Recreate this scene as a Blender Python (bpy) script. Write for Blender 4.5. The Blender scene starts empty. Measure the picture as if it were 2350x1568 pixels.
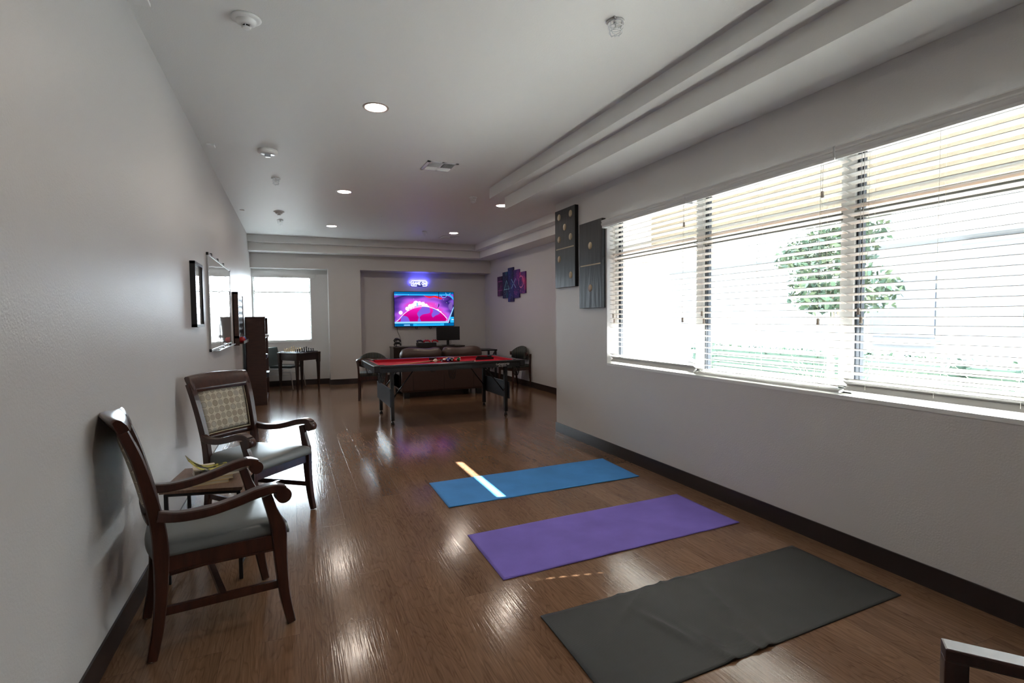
import bpy, bmesh, math, random
from mathutils import Vector, Matrix
random.seed(11)
PI = math.pi
C = bpy.context.scene.collection
# ------------------------------------------------------------------ room dimensions (metres)
LX = -0.724; RX = 2.935; RFX = 4.337; CY = 5.613; HC = 3.0
YB = 11.591; YN = 11.877; YA = 11.98; YF = -2.6
NX = 0.732; AX = 1.378; NZ = 2.419
Z1 = 2.868; Z2 = 2.716; BH = 0.113

# ------------------------------------------------------------------ node helpers
def srgb(r, g, b):
    f = lambda c: c / 12.92 if c <= .04045 else ((c + .055) / 1.055) ** 2.4
    return (f(r / 255), f(g / 255), f(b / 255), 1)

def mat(name, col, rough=.5, metal=0, spec=.5, emit=None, estr=0, coat=0):
    m = bpy.data.materials.new(name); m.use_nodes = True
    b = m.node_tree.nodes['Principled BSDF']
    b.inputs['Base Color'].default_value = col
    b.inputs['Roughness'].default_value = rough
    b.inputs['Metallic'].default_value = metal
    b.inputs['Specular IOR Level'].default_value = spec
    b.inputs['Coat Weight'].default_value = coat
    if emit is not None:
        b.inputs['Emission Color'].default_value = emit
        b.inputs['Emission Strength'].default_value = estr
    return m

class NT:
    def __init__(s, m):
        s.m = m; s.t = m.node_tree; s.b = s.t.nodes['Principled BSDF']
    def n(s, kind, **kw):
        nd = s.t.nodes.new(kind)
        for k, v in kw.items():
            if k.startswith('i_'): nd.inputs[k[2:].replace('_', ' ')].default_value = v
            else: setattr(nd, k, v)
        return nd
    def l(s, a, b): s.t.links.new(a, b)
    def ramp(s, src, stops, interp='LINEAR'):
        r = s.n('ShaderNodeValToRGB'); r.color_ramp.interpolation = interp
        e = r.color_ramp.elements
        while len(e) < len(stops): e.new(.5)
        for i, (p, c) in enumerate(stops): e[i].position = p; e[i].color = c
        s.l(src, r.inputs[0]); return r.outputs[0]
    def math(s, op, a, b=None):
        nd = s.n('ShaderNodeMath', operation=op)
        for i, v in enumerate((a, b)):
            if v is None: continue
            if hasattr(v, 'links'): s.l(v, nd.inputs[i])
            else: nd.inputs[i].default_value = v
        return nd.outputs[0]
    def bump(s, h, strength=.2, dist=.01, chain=None):
        nd = s.n('ShaderNodeBump'); nd.inputs['Strength'].default_value = strength
        nd.inputs['Distance'].default_value = dist
        s.l(h, nd.inputs['Height'])
        if chain: s.l(chain, nd.inputs['Normal'])
        return nd.outputs[0]

def noise_bump(m, scale, strength, dist=.002, coord='Object', detail=3):
    N = NT(m); tc = N.n('ShaderNodeTexCoord')
    nz = N.n('ShaderNodeTexNoise'); nz.inputs['Scale'].default_value = scale; nz.inputs['Detail'].default_value = detail
    N.l(tc.outputs[coord], nz.inputs['Vector'])
    N.l(N.bump(nz.outputs['Fac'], strength, dist), N.b.inputs['Normal'])
    return m

# ------------------------------------------------------------------ materials
M = {}
M['wall'] = noise_bump(mat('painted wall', (.60, .585, .575, 1), .42, spec=.38), 110, .38, .003)
M['ceil'] = noise_bump(mat('ceiling paint', (.76, .76, .745, 1), .5, spec=.3), 110, .25, .003)
M['base'] = mat('dark cove base', srgb(46, 38, 37), .32, spec=.45)
M['whitep'] = mat('white satin plastic', (.78, .78, .77, 1), .35)
M['whiteframe'] = mat('white window vinyl', (.74, .75, .74, 1), .4)
M['darkgap'] = mat('dark screen track', srgb(30, 38, 48), .5)
M['greybar'] = mat('grey transom metal', srgb(120, 124, 120), .45)
M['black'] = mat('black plastic', (.012, .012, .013, 1), .35)
M['blackmetal'] = noise_bump(mat('black powder coat', (.010, .011, .012, 1), .45), 300, .1, .001)
M['chrome'] = mat('chrome', (.7, .7, .72, 1), .18, 1)
M['steel'] = mat('galvanised wire', (.62, .64, .66, 1), .35, .8)

def wood(name, c1, c2, rough=.3, scale=(14, 14, 2), spec=.5, coat=.3):
    m = mat(name, c1, rough, spec=spec, coat=coat); N = NT(m)
    m.node_tree.nodes['Principled BSDF'].inputs['Coat Roughness'].default_value = .2
    tc = N.n('ShaderNodeTexCoord'); mp = N.n('ShaderNodeMapping'); mp.inputs['Scale'].default_value = scale
    N.l(tc.outputs['Object'], mp.inputs[0])
    nz = N.n('ShaderNodeTexNoise'); nz.inputs['Scale'].default_value = 3; nz.inputs['Detail'].default_value = 6
    N.l(mp.outputs[0], nz.inputs['Vector'])
    N.l(N.ramp(nz.outputs['Fac'], [(.3, c1), (.7, c2)]), N.b.inputs['Base Color'])
    return m
M['mahog'] = wood('mahogany stained wood', (.024, .0075, .005, 1), (.056, .017, .010, 1), .28)
M['shelfwood'] = wood('cherry laminate', (.040, .017, .012, 1), (.060, .026, .018, 1), .4, (3, 3, 14), coat=.1)
M['tablewood'] = wood('walnut laminate', (.14, .078, .05, 1), (.21, .12, .078, 1), .45, (40, 6, 6), coat=0)
M['darkwood'] = wood('espresso wood', (.014, .008, .006, 1), (.028, .015, .011, 1), .3)
M['vinyl'] = noise_bump(mat('grey vinyl', (.135, .145, .145, 1), .38), 220, .08, .001)
M['piping'] = mat('beige piping', (.40, .33, .23, 1), .7)

def circles_mat():
    m = mat('beige circle upholstery', (.42, .36, .27, 1), .75); N = NT(m)
    tc = N.n('ShaderNodeTexCoord'); sep = N.n('ShaderNodeSeparateXYZ'); N.l(tc.outputs['Object'], sep.inputs[0])
    pitch = .046
    def cell(o, offs):
        v = N.math('ADD', N.math('DIVIDE', o, pitch), offs)
        fr = N.math('SUBTRACT', N.math('FRACT', v), .5)
        return v, fr
    vy, fy = cell(sep.outputs['Y'], 50.0)
    vz, fz = cell(sep.outputs['Z'], 50.0)
    d = N.math('SQRT', N.math('ADD', N.math('POWER', fy, 2.), N.math('POWER', fz, 2.)))
    comb = N.n('ShaderNodeCombineXYZ'); N.l(N.math('FLOOR', vy), comb.inputs[0]); N.l(N.math('FLOOR', vz), comb.inputs[1])
    wn = N.n('ShaderNodeTexWhiteNoise', noise_dimensions='2D'); N.l(comb.outputs[0], wn.inputs['Vector'])
    discol = N.ramp(wn.outputs['Value'], [(.0, (.30, .255, .19, 1)), (.35, (.34, .30, .23, 1)), (.65, (.31, .25, .19, 1)), (1, (.36, .33, .27, 1))])
    # ring on every other circle
    chk = N.math('MODULO', N.math('ADD', N.math('FLOOR', vy), N.math('MULTIPLY', N.math('FLOOR', vz), 1.)), 2.)
    ring = N.math('MULTIPLY', N.math('MULTIPLY', N.math('GREATER_THAN', d, .40), N.math('LESS_THAN', d, .455)), chk)
    disc = N.math('LESS_THAN', d, .45)
    mx = N.n('ShaderNodeMix', data_type='RGBA'); N.l(disc, mx.inputs['Factor'])
    mx.inputs['A'].default_value = (.50, .44, .34, 1); N.l(discol, mx.inputs['B'])
    mx2 = N.n('ShaderNodeMix', data_type='RGBA'); N.l(ring, mx2.inputs['Factor'])
    N.l(mx.outputs['Result'], mx2.inputs['A']); mx2.inputs['B'].default_value = (.17, .12, .085, 1)
    N.l(mx2.outputs['Result'], N.b.inputs['Base Color'])
    return m
M['circles'] = circles_mat()

def stripes_mat():
    m = mat('striped upholstery', (.1, .1, .1, 1), .8); N = NT(m)
    tc = N.n('ShaderNodeTexCoord'); sep = N.n('ShaderNodeSeparateXYZ'); N.l(tc.outputs['Object'], sep.inputs[0])
    v = N.math('FRACT', N.math('MULTIPLY', sep.outputs['Y'], 22.))
    c = N.ramp(v, [(0, (.035, .042, .036, 1)), (.3, (.022, .026, .024, 1)), (.5, (.10, .085, .055, 1)), (.6, (.03, .035, .03, 1)), (.8, (.06, .07, .075, 1)), (.9, (.02, .02, .022, 1))], 'CONSTANT')
    N.l(c, N.b.inputs['Base Color']); return m
M['stripes'] = stripes_mat()
M['leather'] = noise_bump(mat('dark brown leather', (.058, .029, .022, 1), .46), 60, .25, .004)

def floor_mat():
    m = mat('vinyl wood plank', (.15, .09, .06, 1), .2, spec=.30); N = NT(m)
    geo = N.n('ShaderNodeTexCoord')
    # planks run along y : swap so brick rows lie across x
    mp = N.n('ShaderNodeMapping'); mp.inputs['Rotation'].default_value = (0, 0, PI / 2)
    N.l(geo.outputs['Object'], mp.inputs[0])
    br = N.n('ShaderNodeTexBrick'); br.offset = .37; br.offset_frequency = 2
    br.inputs['Scale'].default_value = 1; br.inputs['Brick Width'].default_value = 1.22; br.inputs['Row Height'].default_value = .152
    br.inputs['Mortar Size'].default_value = .0006; br.inputs['Mortar Smooth'].default_value = .1
    br.inputs['Color1'].default_value = (0, 0, 0, 1); br.inputs['Color2'].default_value = (1, 1, 1, 1); br.inputs['Mortar'].default_value = (.5, .5, .5, 1)
    N.l(mp.outputs[0], br.inputs['Vector'])
    # per plank offset so grain breaks at joints
    off = N.n('ShaderNodeVectorMath', operation='MULTIPLY'); N.l(br.outputs['Color'], off.inputs[0]); off.inputs[1].default_value = (7.3, 11.1, 3.1)
    add = N.n('ShaderNodeVectorMath', operation='ADD'); N.l(geo.outputs['Object'], add.inputs[0]); N.l(off.outputs[0], add.inputs[1])
    # cathedral grain: distorted bands across x, long in y
    mg = N.n('ShaderNodeMapping'); mg.inputs['Scale'].default_value = (7.5, 1.25, 1); N.l(add.outputs[0], mg.inputs[0])
    nz = N.n('ShaderNodeTexNoise'); nz.inputs['Scale'].default_value = 1.0; nz.inputs['Detail'].default_value = 3; nz.inputs['Roughness'].default_value = .45
    N.l(mg.outputs[0], nz.inputs['Vector'])
    rings = N.math('FRACT', N.math('MULTIPLY', nz.outputs['Fac'], 19.0))
    ringc = N.ramp(rings, [(0, (.30, .30, .30, 1)), (.2, (.75, .75, .75, 1)), (.8, (.62, .62, .62, 1)), (1, (.30, .30, .30, 1))])
    mf = N.n('ShaderNodeMapping'); mf.inputs['Scale'].default_value = (150, 5, 1); N.l(add.outputs[0], mf.inputs[0])
    nf = N.n('ShaderNodeTexNoise'); nf.inputs['Scale'].default_value = 1.0; nf.inputs['Detail'].default_value = 4
    N.l(mf.outputs[0], nf.inputs['Vector'])
    g = N.math('ADD', N.math('MULTIPLY', ringc, .40), N.math('MULTIPLY', nf.outputs['Fac'], .60))
    mb = N.n('ShaderNodeMapping'); mb.inputs['Scale'].default_value = (3, .6, 1); N.l(add.outputs[0], mb.inputs[0])
    nb = N.n('ShaderNodeTexNoise'); nb.inputs['Scale'].default_value = 1.3; nb.inputs['Detail'].default_value = 2; N.l(mb.outputs[0], nb.inputs['Vector'])
    g2 = N.math('ADD', g, N.math('MULTIPLY', N.math('SUBTRACT', nb.outputs['Fac'], .5), .55))
    col = N.ramp(g2, [(.20, (.088, .046, .026, 1)), (.45, (.160, .088, .050, 1)), (.62, (.205, .116, .068, 1)), (.88, (.275, .164, .102, 1))])
    mx = N.n('ShaderNodeMix', data_type='RGBA', blend_type='MULTIPLY'); mx.inputs['Factor'].default_value = 1
    N.l(col, mx.inputs['A'])
    tone = N.ramp(br.outputs['Color'], [(0, (.88, .86, .85, 1)), (1, (1.0, 1.0, 1.0, 1))]); N.l(tone, mx.inputs['B'])
    mo = N.n('ShaderNodeMix', data_type='RGBA'); N.l(br.outputs['Fac'], mo.inputs['Factor'])
    N.l(mx.outputs['Result'], mo.inputs['A']); mo.inputs['B'].default_value = (.085, .048, .030, 1)
    N.l(mo.outputs['Result'], N.b.inputs['Base Color'])
    # embossed grain
    mh = N.n('ShaderNodeMapping'); mh.inputs['Scale'].default_value = (115, 4.5, 1); N.l(add.outputs[0], mh.inputs[0])
    nh = N.n('ShaderNodeTexNoise'); nh.inputs['Scale'].default_value = 1.0; nh.inputs['Detail'].default_value = 2; nh.inputs['Distortion'].default_value = .5; N.l(mh.outputs[0], nh.inputs['Vector'])
    b1 = N.bump(nh.outputs['Fac'], .22, .0022)
    inv = N.math('SUBTRACT', 1., br.outputs['Fac'])
    b2 = N.bump(inv, .25, .001, b1)
    N.l(b2, N.b.inputs['Normal'])
    rr = N.math('ADD', .10, N.math('MULTIPLY', nb.outputs['Fac'], .08)); N.l(rr, N.b.inputs['Roughness'])
    return m
M['floor'] = floor_mat()

def mat_yoga(name, col, rough=.8, rib=260, wr=0):
    m = mat(name, col, rough, spec=.3); N = NT(m); tc = N.n('ShaderNodeTexCoord')
    wv = N.n('ShaderNodeTexWave', wave_type='BANDS', bands_direction='Y'); wv.inputs['Scale'].default_value = rib / 6.28
    N.l(tc.outputs['Object'], wv.inputs['Vector'])
    b = N.bump(wv.outputs['Fac'], .35, .001)
    nz = N.n('ShaderNodeTexNoise'); nz.inputs['Scale'].default_value = 420; nz.inputs['Detail'].default_value = 2; N.l(tc.outputs['Object'], nz.inputs['Vector'])
    N.l(N.bump(nz.outputs['Fac'], .3, .001, b), N.b.inputs['Normal'])
    n2 = N.n('ShaderNodeTexNoise'); n2.inputs['Scale'].default_value = 4; n2.inputs['Detail'].default_value = 4; N.l(tc.outputs['Object'], n2.inputs['Vector'])
    c = Vector(col[:3])
    N.l(N.ramp(n2.outputs['Fac'], [(.3, (*(c * .9), 1)), (.7, (*(c * 1.1), 1))]), N.b.inputs['Base Color'])
    return m

# ------------------------------------------------------------------ mesh builder
class MB:
    def __init__(s): s.bm = bmesh.new()
    def box(s, x0, x1, y0, y1, z0, z1, mi=0, bev=0, rot=None, piv=None):
        vs = [s.bm.verts.new((x, y, z)) for x in (x0, x1) for y in (y0, y1) for z in (z0, z1)]
        fs = [(0, 1, 3, 2), (4, 6, 7, 5), (0, 4, 5, 1), (2, 3, 7, 6), (0, 2, 6, 4), (1, 5, 7, 3)]
        faces = [s.bm.faces.new([vs[i] for i in f]) for f in fs]
        for f in faces: f.material_index = mi
        if rot is not None:
            bmesh.ops.transform(s.bm, matrix=Matrix.Translation(piv) @ rot.to_4x4() @ Matrix.Translation(-Vector(piv)), verts=vs)
        if bev:
            ed = list({e for f in faces for e in f.edges})
            r = bmesh.ops.bevel(s.bm, geom=ed, offset=bev, segments=2, affect='EDGES', profile=.6)
            for f in r['faces']: f.material_index = mi
        return s
    def prism(s, pts, vec, mi=0, smooth=False):
        """polygon (3d points) extruded by vec"""
        v = Vector(vec)
        a = [s.bm.verts.new(p) for p in pts]; b = [s.bm.verts.new(Vector(p) + v) for p in pts]
        n = len(pts)
        f0 = s.bm.faces.new(a); f1 = s.bm.faces.new(b[::-1]); f0.material_index = f1.material_index = mi
        for i in range(n):
            f = s.bm.faces.new((a[i], b[i], b[(i + 1) % n], a[(i + 1) % n])); f.material_index = mi; f.smooth = smooth
        return s
    def rings(s, rs, cap=True, mi=0, smooth=True, closed=False):
        R = [[s.bm.verts.new(p) for p in r] for r in rs]
        n = len(R[0]); k = len(R)
        for i in range(k if closed else k - 1):
            A, B = R[i], R[(i + 1) % k]
            for j in range(n):
                f = s.bm.faces.new((A[j], A[(j + 1) % n], B[(j + 1) % n], B[j])); f.smooth = smooth; f.material_index = mi
        if cap and not closed:
            f = s.bm.faces.new(R[0][::-1]); f.material_index = mi
            f = s.bm.faces.new(R[-1]); f.material_index = mi
        return s
    def tube(s, pts, r, n=8, mi=0, closed=False, cap=True):
        pts = [Vector(p) for p in pts]; rs = []
        rr = r if isinstance(r, (list, tuple)) else [r] * len(pts)
        up = None
        for i, p in enumerate(pts):
            if closed: t = pts[(i + 1) % len(pts)] - pts[i - 1]
            else: t = (pts[min(i + 1, len(pts) - 1)] - pts[max(i - 1, 0)])
            t.normalize()
            if up is None:
                up = Vector((0, 0, 1)) if abs(t.z) < .9 else Vector((1, 0, 0))
            a = t.cross(up); a.normalize(); b = a.cross(t); b.normalize(); up = b
            rs.append([p + (a * math.cos(2 * PI * j / n) + b * math.sin(2 * PI * j / n)) * rr[i] for j in range(n)])
        return s.rings(rs, cap, mi, True, closed)
    def cyl(s, p0, p1, r, r2=None, n=20, mi=0, smooth=True):
        return s.tube([p0, p1], [r, r if r2 is None else r2], n, mi) if smooth else s
    def lathe(s, prof, c=(0, 0, 0), n=28, mi=0, axis='Z'):
        rs = []
        for (r, z) in prof:
            ring = []
            for j in range(n):
                a = 2 * PI * j / n; x, y = r * math.cos(a), r * math.sin(a)
                if axis == 'Z': ring.append(Vector((c[0] + x, c[1] + y, c[2] + z)))
                elif axis == 'Y': ring.append(Vector((c[0] + x, c[1] + z, c[2] + y)))
                else: ring.append(Vector((c[0] + z, c[1] + x, c[2] + y)))
            rs.append(ring)
        return s.rings(rs, True, mi)
    def ball(s, c, r, mi=0, sx=1, sy=1, sz=1, u=16, v=10):
        g = bmesh.ops.create_uvsphere(s.bm, u_segments=u, v_segments=v, radius=r)
        bmesh.ops.transform(s.bm, matrix=Matrix.Translation(c) @ Matrix.Diagonal((sx, sy, sz, 1)), verts=g['verts'])
        for f in {f for vv in g['verts'] for f in vv.link_faces}: f.smooth = True; f.material_index = mi
        return s
    def bar(s, pts, tn, wy, sub=4, mi=0, ch=.25):
        """curved wooden bar: pts (x,y,z) bending mostly in the XZ plane, tn = thickness in XZ plane, wy = thickness along y"""
        n = len(pts); P = []; T = []; Wd = []
        def cr(a, b, c, d, t): return .5 * ((2 * b) + (c - a) * t + (2 * a - 5 * b + 4 * c - d) * t * t + (3 * b - a - 3 * c + d) * t ** 3)
        tn = tn if isinstance(tn, (list, tuple)) else [tn] * n
        wy = wy if isinstance(wy, (list, tuple)) else [wy] * n
        V = [Vector(p) for p in pts]
        for i in range(n - 1):
            a, b, c, d = V[max(i - 1, 0)], V[i], V[i + 1], V[min(i + 2, n - 1)]
            ta, tb, tc_, td = tn[max(i - 1, 0)], tn[i], tn[i + 1], tn[min(i + 2, n - 1)]
            for k in range(sub):
                t = k / sub; P.append(cr(a, b, c, d, t)); T.append(tb + (tc_ - tb) * t); Wd.append(wy[i] + (wy[i + 1] - wy[i]) * t)
        P.append(V[-1]); T.append(tn[-1]); Wd.append(wy[-1])
        rs = []
        for i, p in enumerate(P):
            t = P[min(i + 1, len(P) - 1)] - P[max(i - 1, 0)]; t.y = 0; t.normalize()
            nn = Vector((t.z, 0, -t.x)); h, w = T[i] / 2, Wd[i] / 2; c = min(h, w) * ch
            prof = [(-h, -w + c), (-h, w - c), (-h + c, w), (h - c, w), (h, w - c), (h, -w + c), (h - c, -w), (-h + c, -w)]
            rs.append([p + nn * a + Vector((0, b, 0)) for a, b in prof])
        return s.rings(rs, True, mi, False)
    def build(s, name, m, parent=None, loc=None, autosmooth=False):
        me = bpy.data.meshes.new(name); bmesh.ops.recalc_face_normals(s.bm, faces=s.bm.faces)
        s.bm.to_mesh(me); s.bm.free()
        for mm in (m if isinstance(m, (list, tuple)) else [m]): me.materials.append(mm)
        o = bpy.data.objects.new(name, me); C.objects.link(o)
        if parent: o.parent = parent
        if loc: o.location = loc
        return o

def tag(o, label, cat, group=None, kind=None):
    if label: o['label'] = label
    if cat: o['category'] = cat
    if group: o['group'] = group
    if kind: o['kind'] = kind
    return o
def thing(name, label, cat, loc=(0, 0, 0), rz=0, group=None):
    o = bpy.data.objects.new(name, None); C.objects.link(o); o.location = loc; o.rotation_euler = (0, 0, rz)
    o.empty_display_size = .1
    return tag(o, label, cat, group)
def struct(o): o['kind'] = 'structure'; return o
def kids(o): return list(o.children)
def dup(root, loc, rz=None, label=None, group=None):
    def cp(o, par):
        c = o.copy(); C.objects.link(c); c.parent = par
        for ch in KIDS.get(o, []): cp(ch, c)
        return c
    KIDS = {}
    for o in bpy.data.objects:
        if o.parent: KIDS.setdefault(o.parent, []).append(o)
    r = cp(root, None); r.location = loc
    if rz is not None: r.rotation_euler = (0, 0, rz)
    if label: r['label'] = label
    if group: r['group'] = group
    return r
def boxo(name, m, *a, parent=None, bev=0): return MB().box(*a, bev=bev).build(name, m, parent)

# ------------------------------------------------------------------ SHELL
struct(boxo('floor', M['floor'], LX - .2, RFX + .2, YF - .2, YA + .2, -.12, 0))
struct(boxo('ceiling', M['ceil'], LX - .2, RFX + .2, YF - .2, YA + .2, HC, HC + .15))
struct(boxo('wall_left', M['wall'], LX - .15, LX, YF, YN + .14, 0, HC))
WY0, WY1, WZ0, WZ1 = .76, 4.508, .912, 2.36
w = MB()
w.box(RX, RX + .16, YF, WY0, 0, HC).box(RX, RX + .16, WY1, CY, 0, HC)
w.box(RX, RX + .16, WY0, WY1, 0, WZ0).box(RX, RX + .16, WY0, WY1, WZ1, HC)
struct(w.build('wall_right', M['wall']))
struct(boxo('wall_return', M['wall'], RX + .16, RFX + .15, CY - .16, CY, 0, HC))
struct(boxo('wall_right_far', M['wall'], RFX, RFX + .15, CY, YA + .14, 0, HC))
struct(boxo('wall_front', M['wall'], LX, RX, YF - .14, YF, 0, HC))
w = MB()
w.box(NX, AX, YB, YA + .14, 0, HC).box(LX, NX, YB, YN, NZ, HC).box(AX, RFX, YB, YA + .14, NZ, HC)
struct(w.build('wall_back', M['wall']))
BX0, BX1, BZ0, BZ1 = -.70, .392, .93, 2.30
w = MB()
w.box(LX, BX0, YN, YN + .14, 0, HC).box(BX1, NX + .01, YN, YN + .14, 0, HC).box(BX0, BX1, YN, YN + .14, 0, BZ0).box(BX0, BX1, YN, YN + .14, BZ1, HC)
struct(w.build('wall_nook', M['wall']))
struct(boxo('wall_alcove', M['wall'], AX, RFX, YA, YA + .14, 0, NZ))

# stepped tray soffits (two steps), an L shaped run round the room
def soffit(name, off_r, off_c, off_f, off_b, z0, z1):
    xr = RX - off_r; yc = CY + off_c; xf = RFX - off_f; yb = YB - off_b
    b = MB(); zt = z1 + .004
    b.box(xr, RX + .05, YF, CY - .02, z0, zt).box(xr, RFX + .02, CY - .02, yc, z0, zt).box(xf, RFX + .02, yc, YB + .02, z0, zt).box(LX - .02, xf, yb, YB + .02, z0, zt)
    return struct(b.build(name, M['ceil']))
soffit('trim_1', .608, .608, .539, .483, Z1, HC)
soffit('trim_2', .463, .463, .385, .3525, Z2, Z1)

def baseb(name, x0, x1, y0, y1):
    b = MB(); b.box(x0, x1, y0, y1, 0, BH - .012).box(min(x0, x1) + (0 if x1 - x0 > .02 else 0), x1, y0, y1, BH - .012, BH)
    return struct(b.build(name, M['base']))
T = .009
baseb('baseboard_left', LX, LX + T, YF, YN)
baseb('baseboard_right', RX - T, RX, YF, CY + T)
baseb('baseboard_return', RX, RFX, CY, CY + T)
baseb('baseboard_right_far', RFX - T, RFX, CY, YA)
b = MB(); b.box(NX, AX, YB - T, YB, 0, BH).box(NX - T, NX, YB - T, YN, 0, BH).box(AX, AX + T, YB - T, YA, 0, BH); struct(b.build('baseboard_back', M['base']))
struct(boxo('baseboard_nook', M['base'], LX, NX, YN - T, YN, 0, BH))
struct(boxo('baseboard_alcove', M['base'], AX, RFX, YA - T, YA, 0, BH))

# ------------------------------------------------------------------ WINDOWS
def glass():
    m = bpy.data.materials.new('window glass'); m.use_nodes = True; t = m.node_tree
    for n in list(t.nodes): t.nodes.remove(n)
    o = t.nodes.new('ShaderNodeOutputMaterial'); mx = t.nodes.new('ShaderNodeMixShader')
    tr = t.nodes.new('ShaderNodeBsdfTransparent'); gl = t.nodes.new('ShaderNodeBsdfGlossy'); gl.inputs['Roughness'].default_value = .02
    tr.inputs['Color'].default_value = (.96, .98, .97, 1)
    mx.inputs[0].default_value = .07
    t.links.new(tr.outputs[0], mx.inputs[1]); t.links.new(gl.outputs[0], mx.inputs[2]); t.links.new(mx.outputs[0], o.inputs[0])
    return m
M['glass'] = glass()
FX = RX + .10   # frame plane
wins = [(3.31, WY1), (2.10, 3.31), (WY0, 2.10)]
for k, (y0, y1) in enumerate(wins):
    r = thing('window_%d' % (k + 1), None, None, (0, 0, 0)); struct(r)
    f = MB(); t = .035
    f.box(FX, FX + .06, y0, y0 + t + .012, WZ0, WZ1).box(FX, FX + .06, y1 - t, y1, WZ0, WZ1)
    f.box(FX, FX + .06, y0, y1, WZ0, WZ0 + .045).box(FX, FX + .06, y0, y1, WZ1 - .04, WZ1)
    fo = f.build('window_frame', M['whiteframe'], r)
    boxo('transom', M['greybar'], FX - .004, FX + .05, y0 + t, y1 - t, 1.940, 1.985, parent=r)
    g = MB(); 
    for yy in (y1 - t - .016,): g.box(FX + .012, FX + .04, yy, yy + .011, WZ0 + .045, WZ1 - .04)
    g.box(FX + .012, FX + .04, y1 - t - .04, y1 - t - .033, WZ0 + .045, WZ1 - .04)
    g.build('screen_track', M['darkgap'], r)
    boxo('pane', M['glass'], FX + .028, FX + .032, y0 + t, y1 - t, WZ0 + .045, WZ1 - .04, parent=r)
struct(boxo('trim_3', M['whiteframe'], RX - .004, FX, WY0, WY1, WZ0 - .02, WZ0 + .002))
# back window
r = struct(thing('window_4', None, None))
f = MB(); yy = YN + .06
f.box(BX0, BX0 + .03, yy, yy + .06, BZ0, BZ1).box(BX1 - .03, BX1, yy, yy + .06, BZ0, BZ1).box(BX0, BX1, yy, yy + .06, BZ0, BZ0 + .03).box(BX0, BX1, yy, yy + .06, BZ1 - .03, BZ1)
f.build('window_frame', M['whiteframe'], r)
boxo('transom', M['greybar'], BX0 + .03, BX1 - .03, yy - .004, yy + .05, 1.935, 1.965, parent=r)
boxo('pane', M['glass'], BX0 + .03, BX1 - .03, yy + .028, yy + .032, BZ0 + .03, BZ1 - .03, parent=r)
struct(boxo('trim_4', M['whiteframe'], BX0, BX1, YN - .012, YN + .06, BZ0 - .02, BZ0 + .002))

def blind_mat():
    m = mat('white blind slat', (.70, .70, .68, 1), .42); b = m.node_tree.nodes['Principled BSDF']
    b.inputs['Transmission Weight'].default_value = 0
    return m
M['slat'] = blind_mat()
M['cord'] = mat('cream cord', (.75, .73, .68, 1), .8)
M['tassel'] = mat('wooden tassel', (.50, .43, .36, 1), .5)
M['valance'] = mat('white valance', (.66, .66, .65, 1), .4)

def valance_profile(x, z0, z1):
    h = z1 - z0
    return [(x, z1), (x - .010, z1), (x - .016, z1 - h * .12), (x - .010, z1 - h * .30), (x - .010, z1 - h * .38), (x - .017, z1 - h * .42), (x - .013, z1 - h * .52),
            (x - .018, z1 - h * .56), (x - .013, z1 - h * .66), (x - .006, z0 + h * .2), (x - .006, z0), (x, z0)]

def make_blind(name, label, y0, y1, gap=None, bottom=.93, mess=0, cords=(), wands=()):
    """horizontal blind lying in y, slat centre x"""
    xc = RX + .045; r = thing(name, label, 'window blind', (0, 0, 0), 0, 'white slat blinds on the long window')
    zv0, zv1 = 2.262, 2.338; xv = RX - .062
    b = MB(); prof = valance_profile(xv, zv0, zv1)
    b.prism([(p[0], y0 - .004, p[1]) for p in prof], (0, y1 - y0 + .008, 0))
    b.box(xv, RX, y1 + .006, y1 + .012, zv0, zv1); 
    b.build('valance', M['valance'], r)
    boxo('headrail', M['whiteframe'], xc - .025, xc + .025, y0, y1, 2.30, 2.345, parent=r)
    s = MB(); pitch = .0455; z = 2.272; zz = []
    while z > bottom + .03:
        if not (gap and gap[0] < z < gap[1]):
            k = (z - bottom) / pitch
            zz.append((z, math.radians(13 + (max(0, 3.4 - k) * 9 if mess else 0))))
        z -= pitch
    if zz[-1][0] > bottom + .045: zz.append((bottom + .034, zz[-1][1] + .05))
    for zc, tl in zz:
        c, sn = math.cos(tl) * .0245, math.sin(tl) * .0245
        t = .0015
        p = [(xc - c, zc + sn - t), (xc, zc + .002 - t), (xc + c, zc - sn - t), (xc + c, zc - sn + t), (xc, zc + .002 + t), (xc - c, zc + sn + t)]
        s.prism([(a, y0, d) for a, d in p], (0, y1 - y0, 0))
    s.build('slats', M['slat'], r)
    MB().box(xc - .025, xc + .025, y0, y1, bottom, bottom + .016, bev=.003, rot=Matrix.Rotation(math.radians(-14 if not mess else -42), 3, 'Y'), piv=(xc, 0, bottom - (.0 if not mess else -.012))).build('bottom_rail', M['slat'], r)
    n = 3 if y1 - y0 < 1.25 else 4
    for i in range(n):
        yl = y0 + .13 + (y1 - y0 - .26) * i / (n - 1)
        l = MB()
        for xx in (xc - .027, xc + .027): l.tube([(xx, yl, 2.30), (xx, yl, bottom + .015)], .0008, 4)
        for q, tl in zz: l.tube([(xc - .027, yl, q + math.sin(tl) * .027 - .002), (xc + .027, yl, q - math.sin(tl) * .027 - .002)], .0006, 4)
        l.build('ladder_cord', M['cord'], r)
    for yl, zb in cords:
        l = MB().tube([(xc - .034, yl, 2.30), (xc - .036, yl + .002, zb)], .0012, 5).build('pull_cord', M['cord'], r)
        MB().lathe([(.004, 0), (.009, -.004), (.0075, -.02), (.010, -.036), (.004, -.04)], (xc - .036, yl + .002, zb), 10).build('tassel', M['tassel'], l)
    return r
make_blind('window_blind', 'white slat blind nearest the domino paintings, its lowest slats twisted', 3.305, 4.490, gap=(1.02, 1.075), bottom=.935, mess=1, cords=[(4.41, 1.41), (4.39, 1.36), (3.40, 2.14), (3.41, 1.37)])
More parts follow.
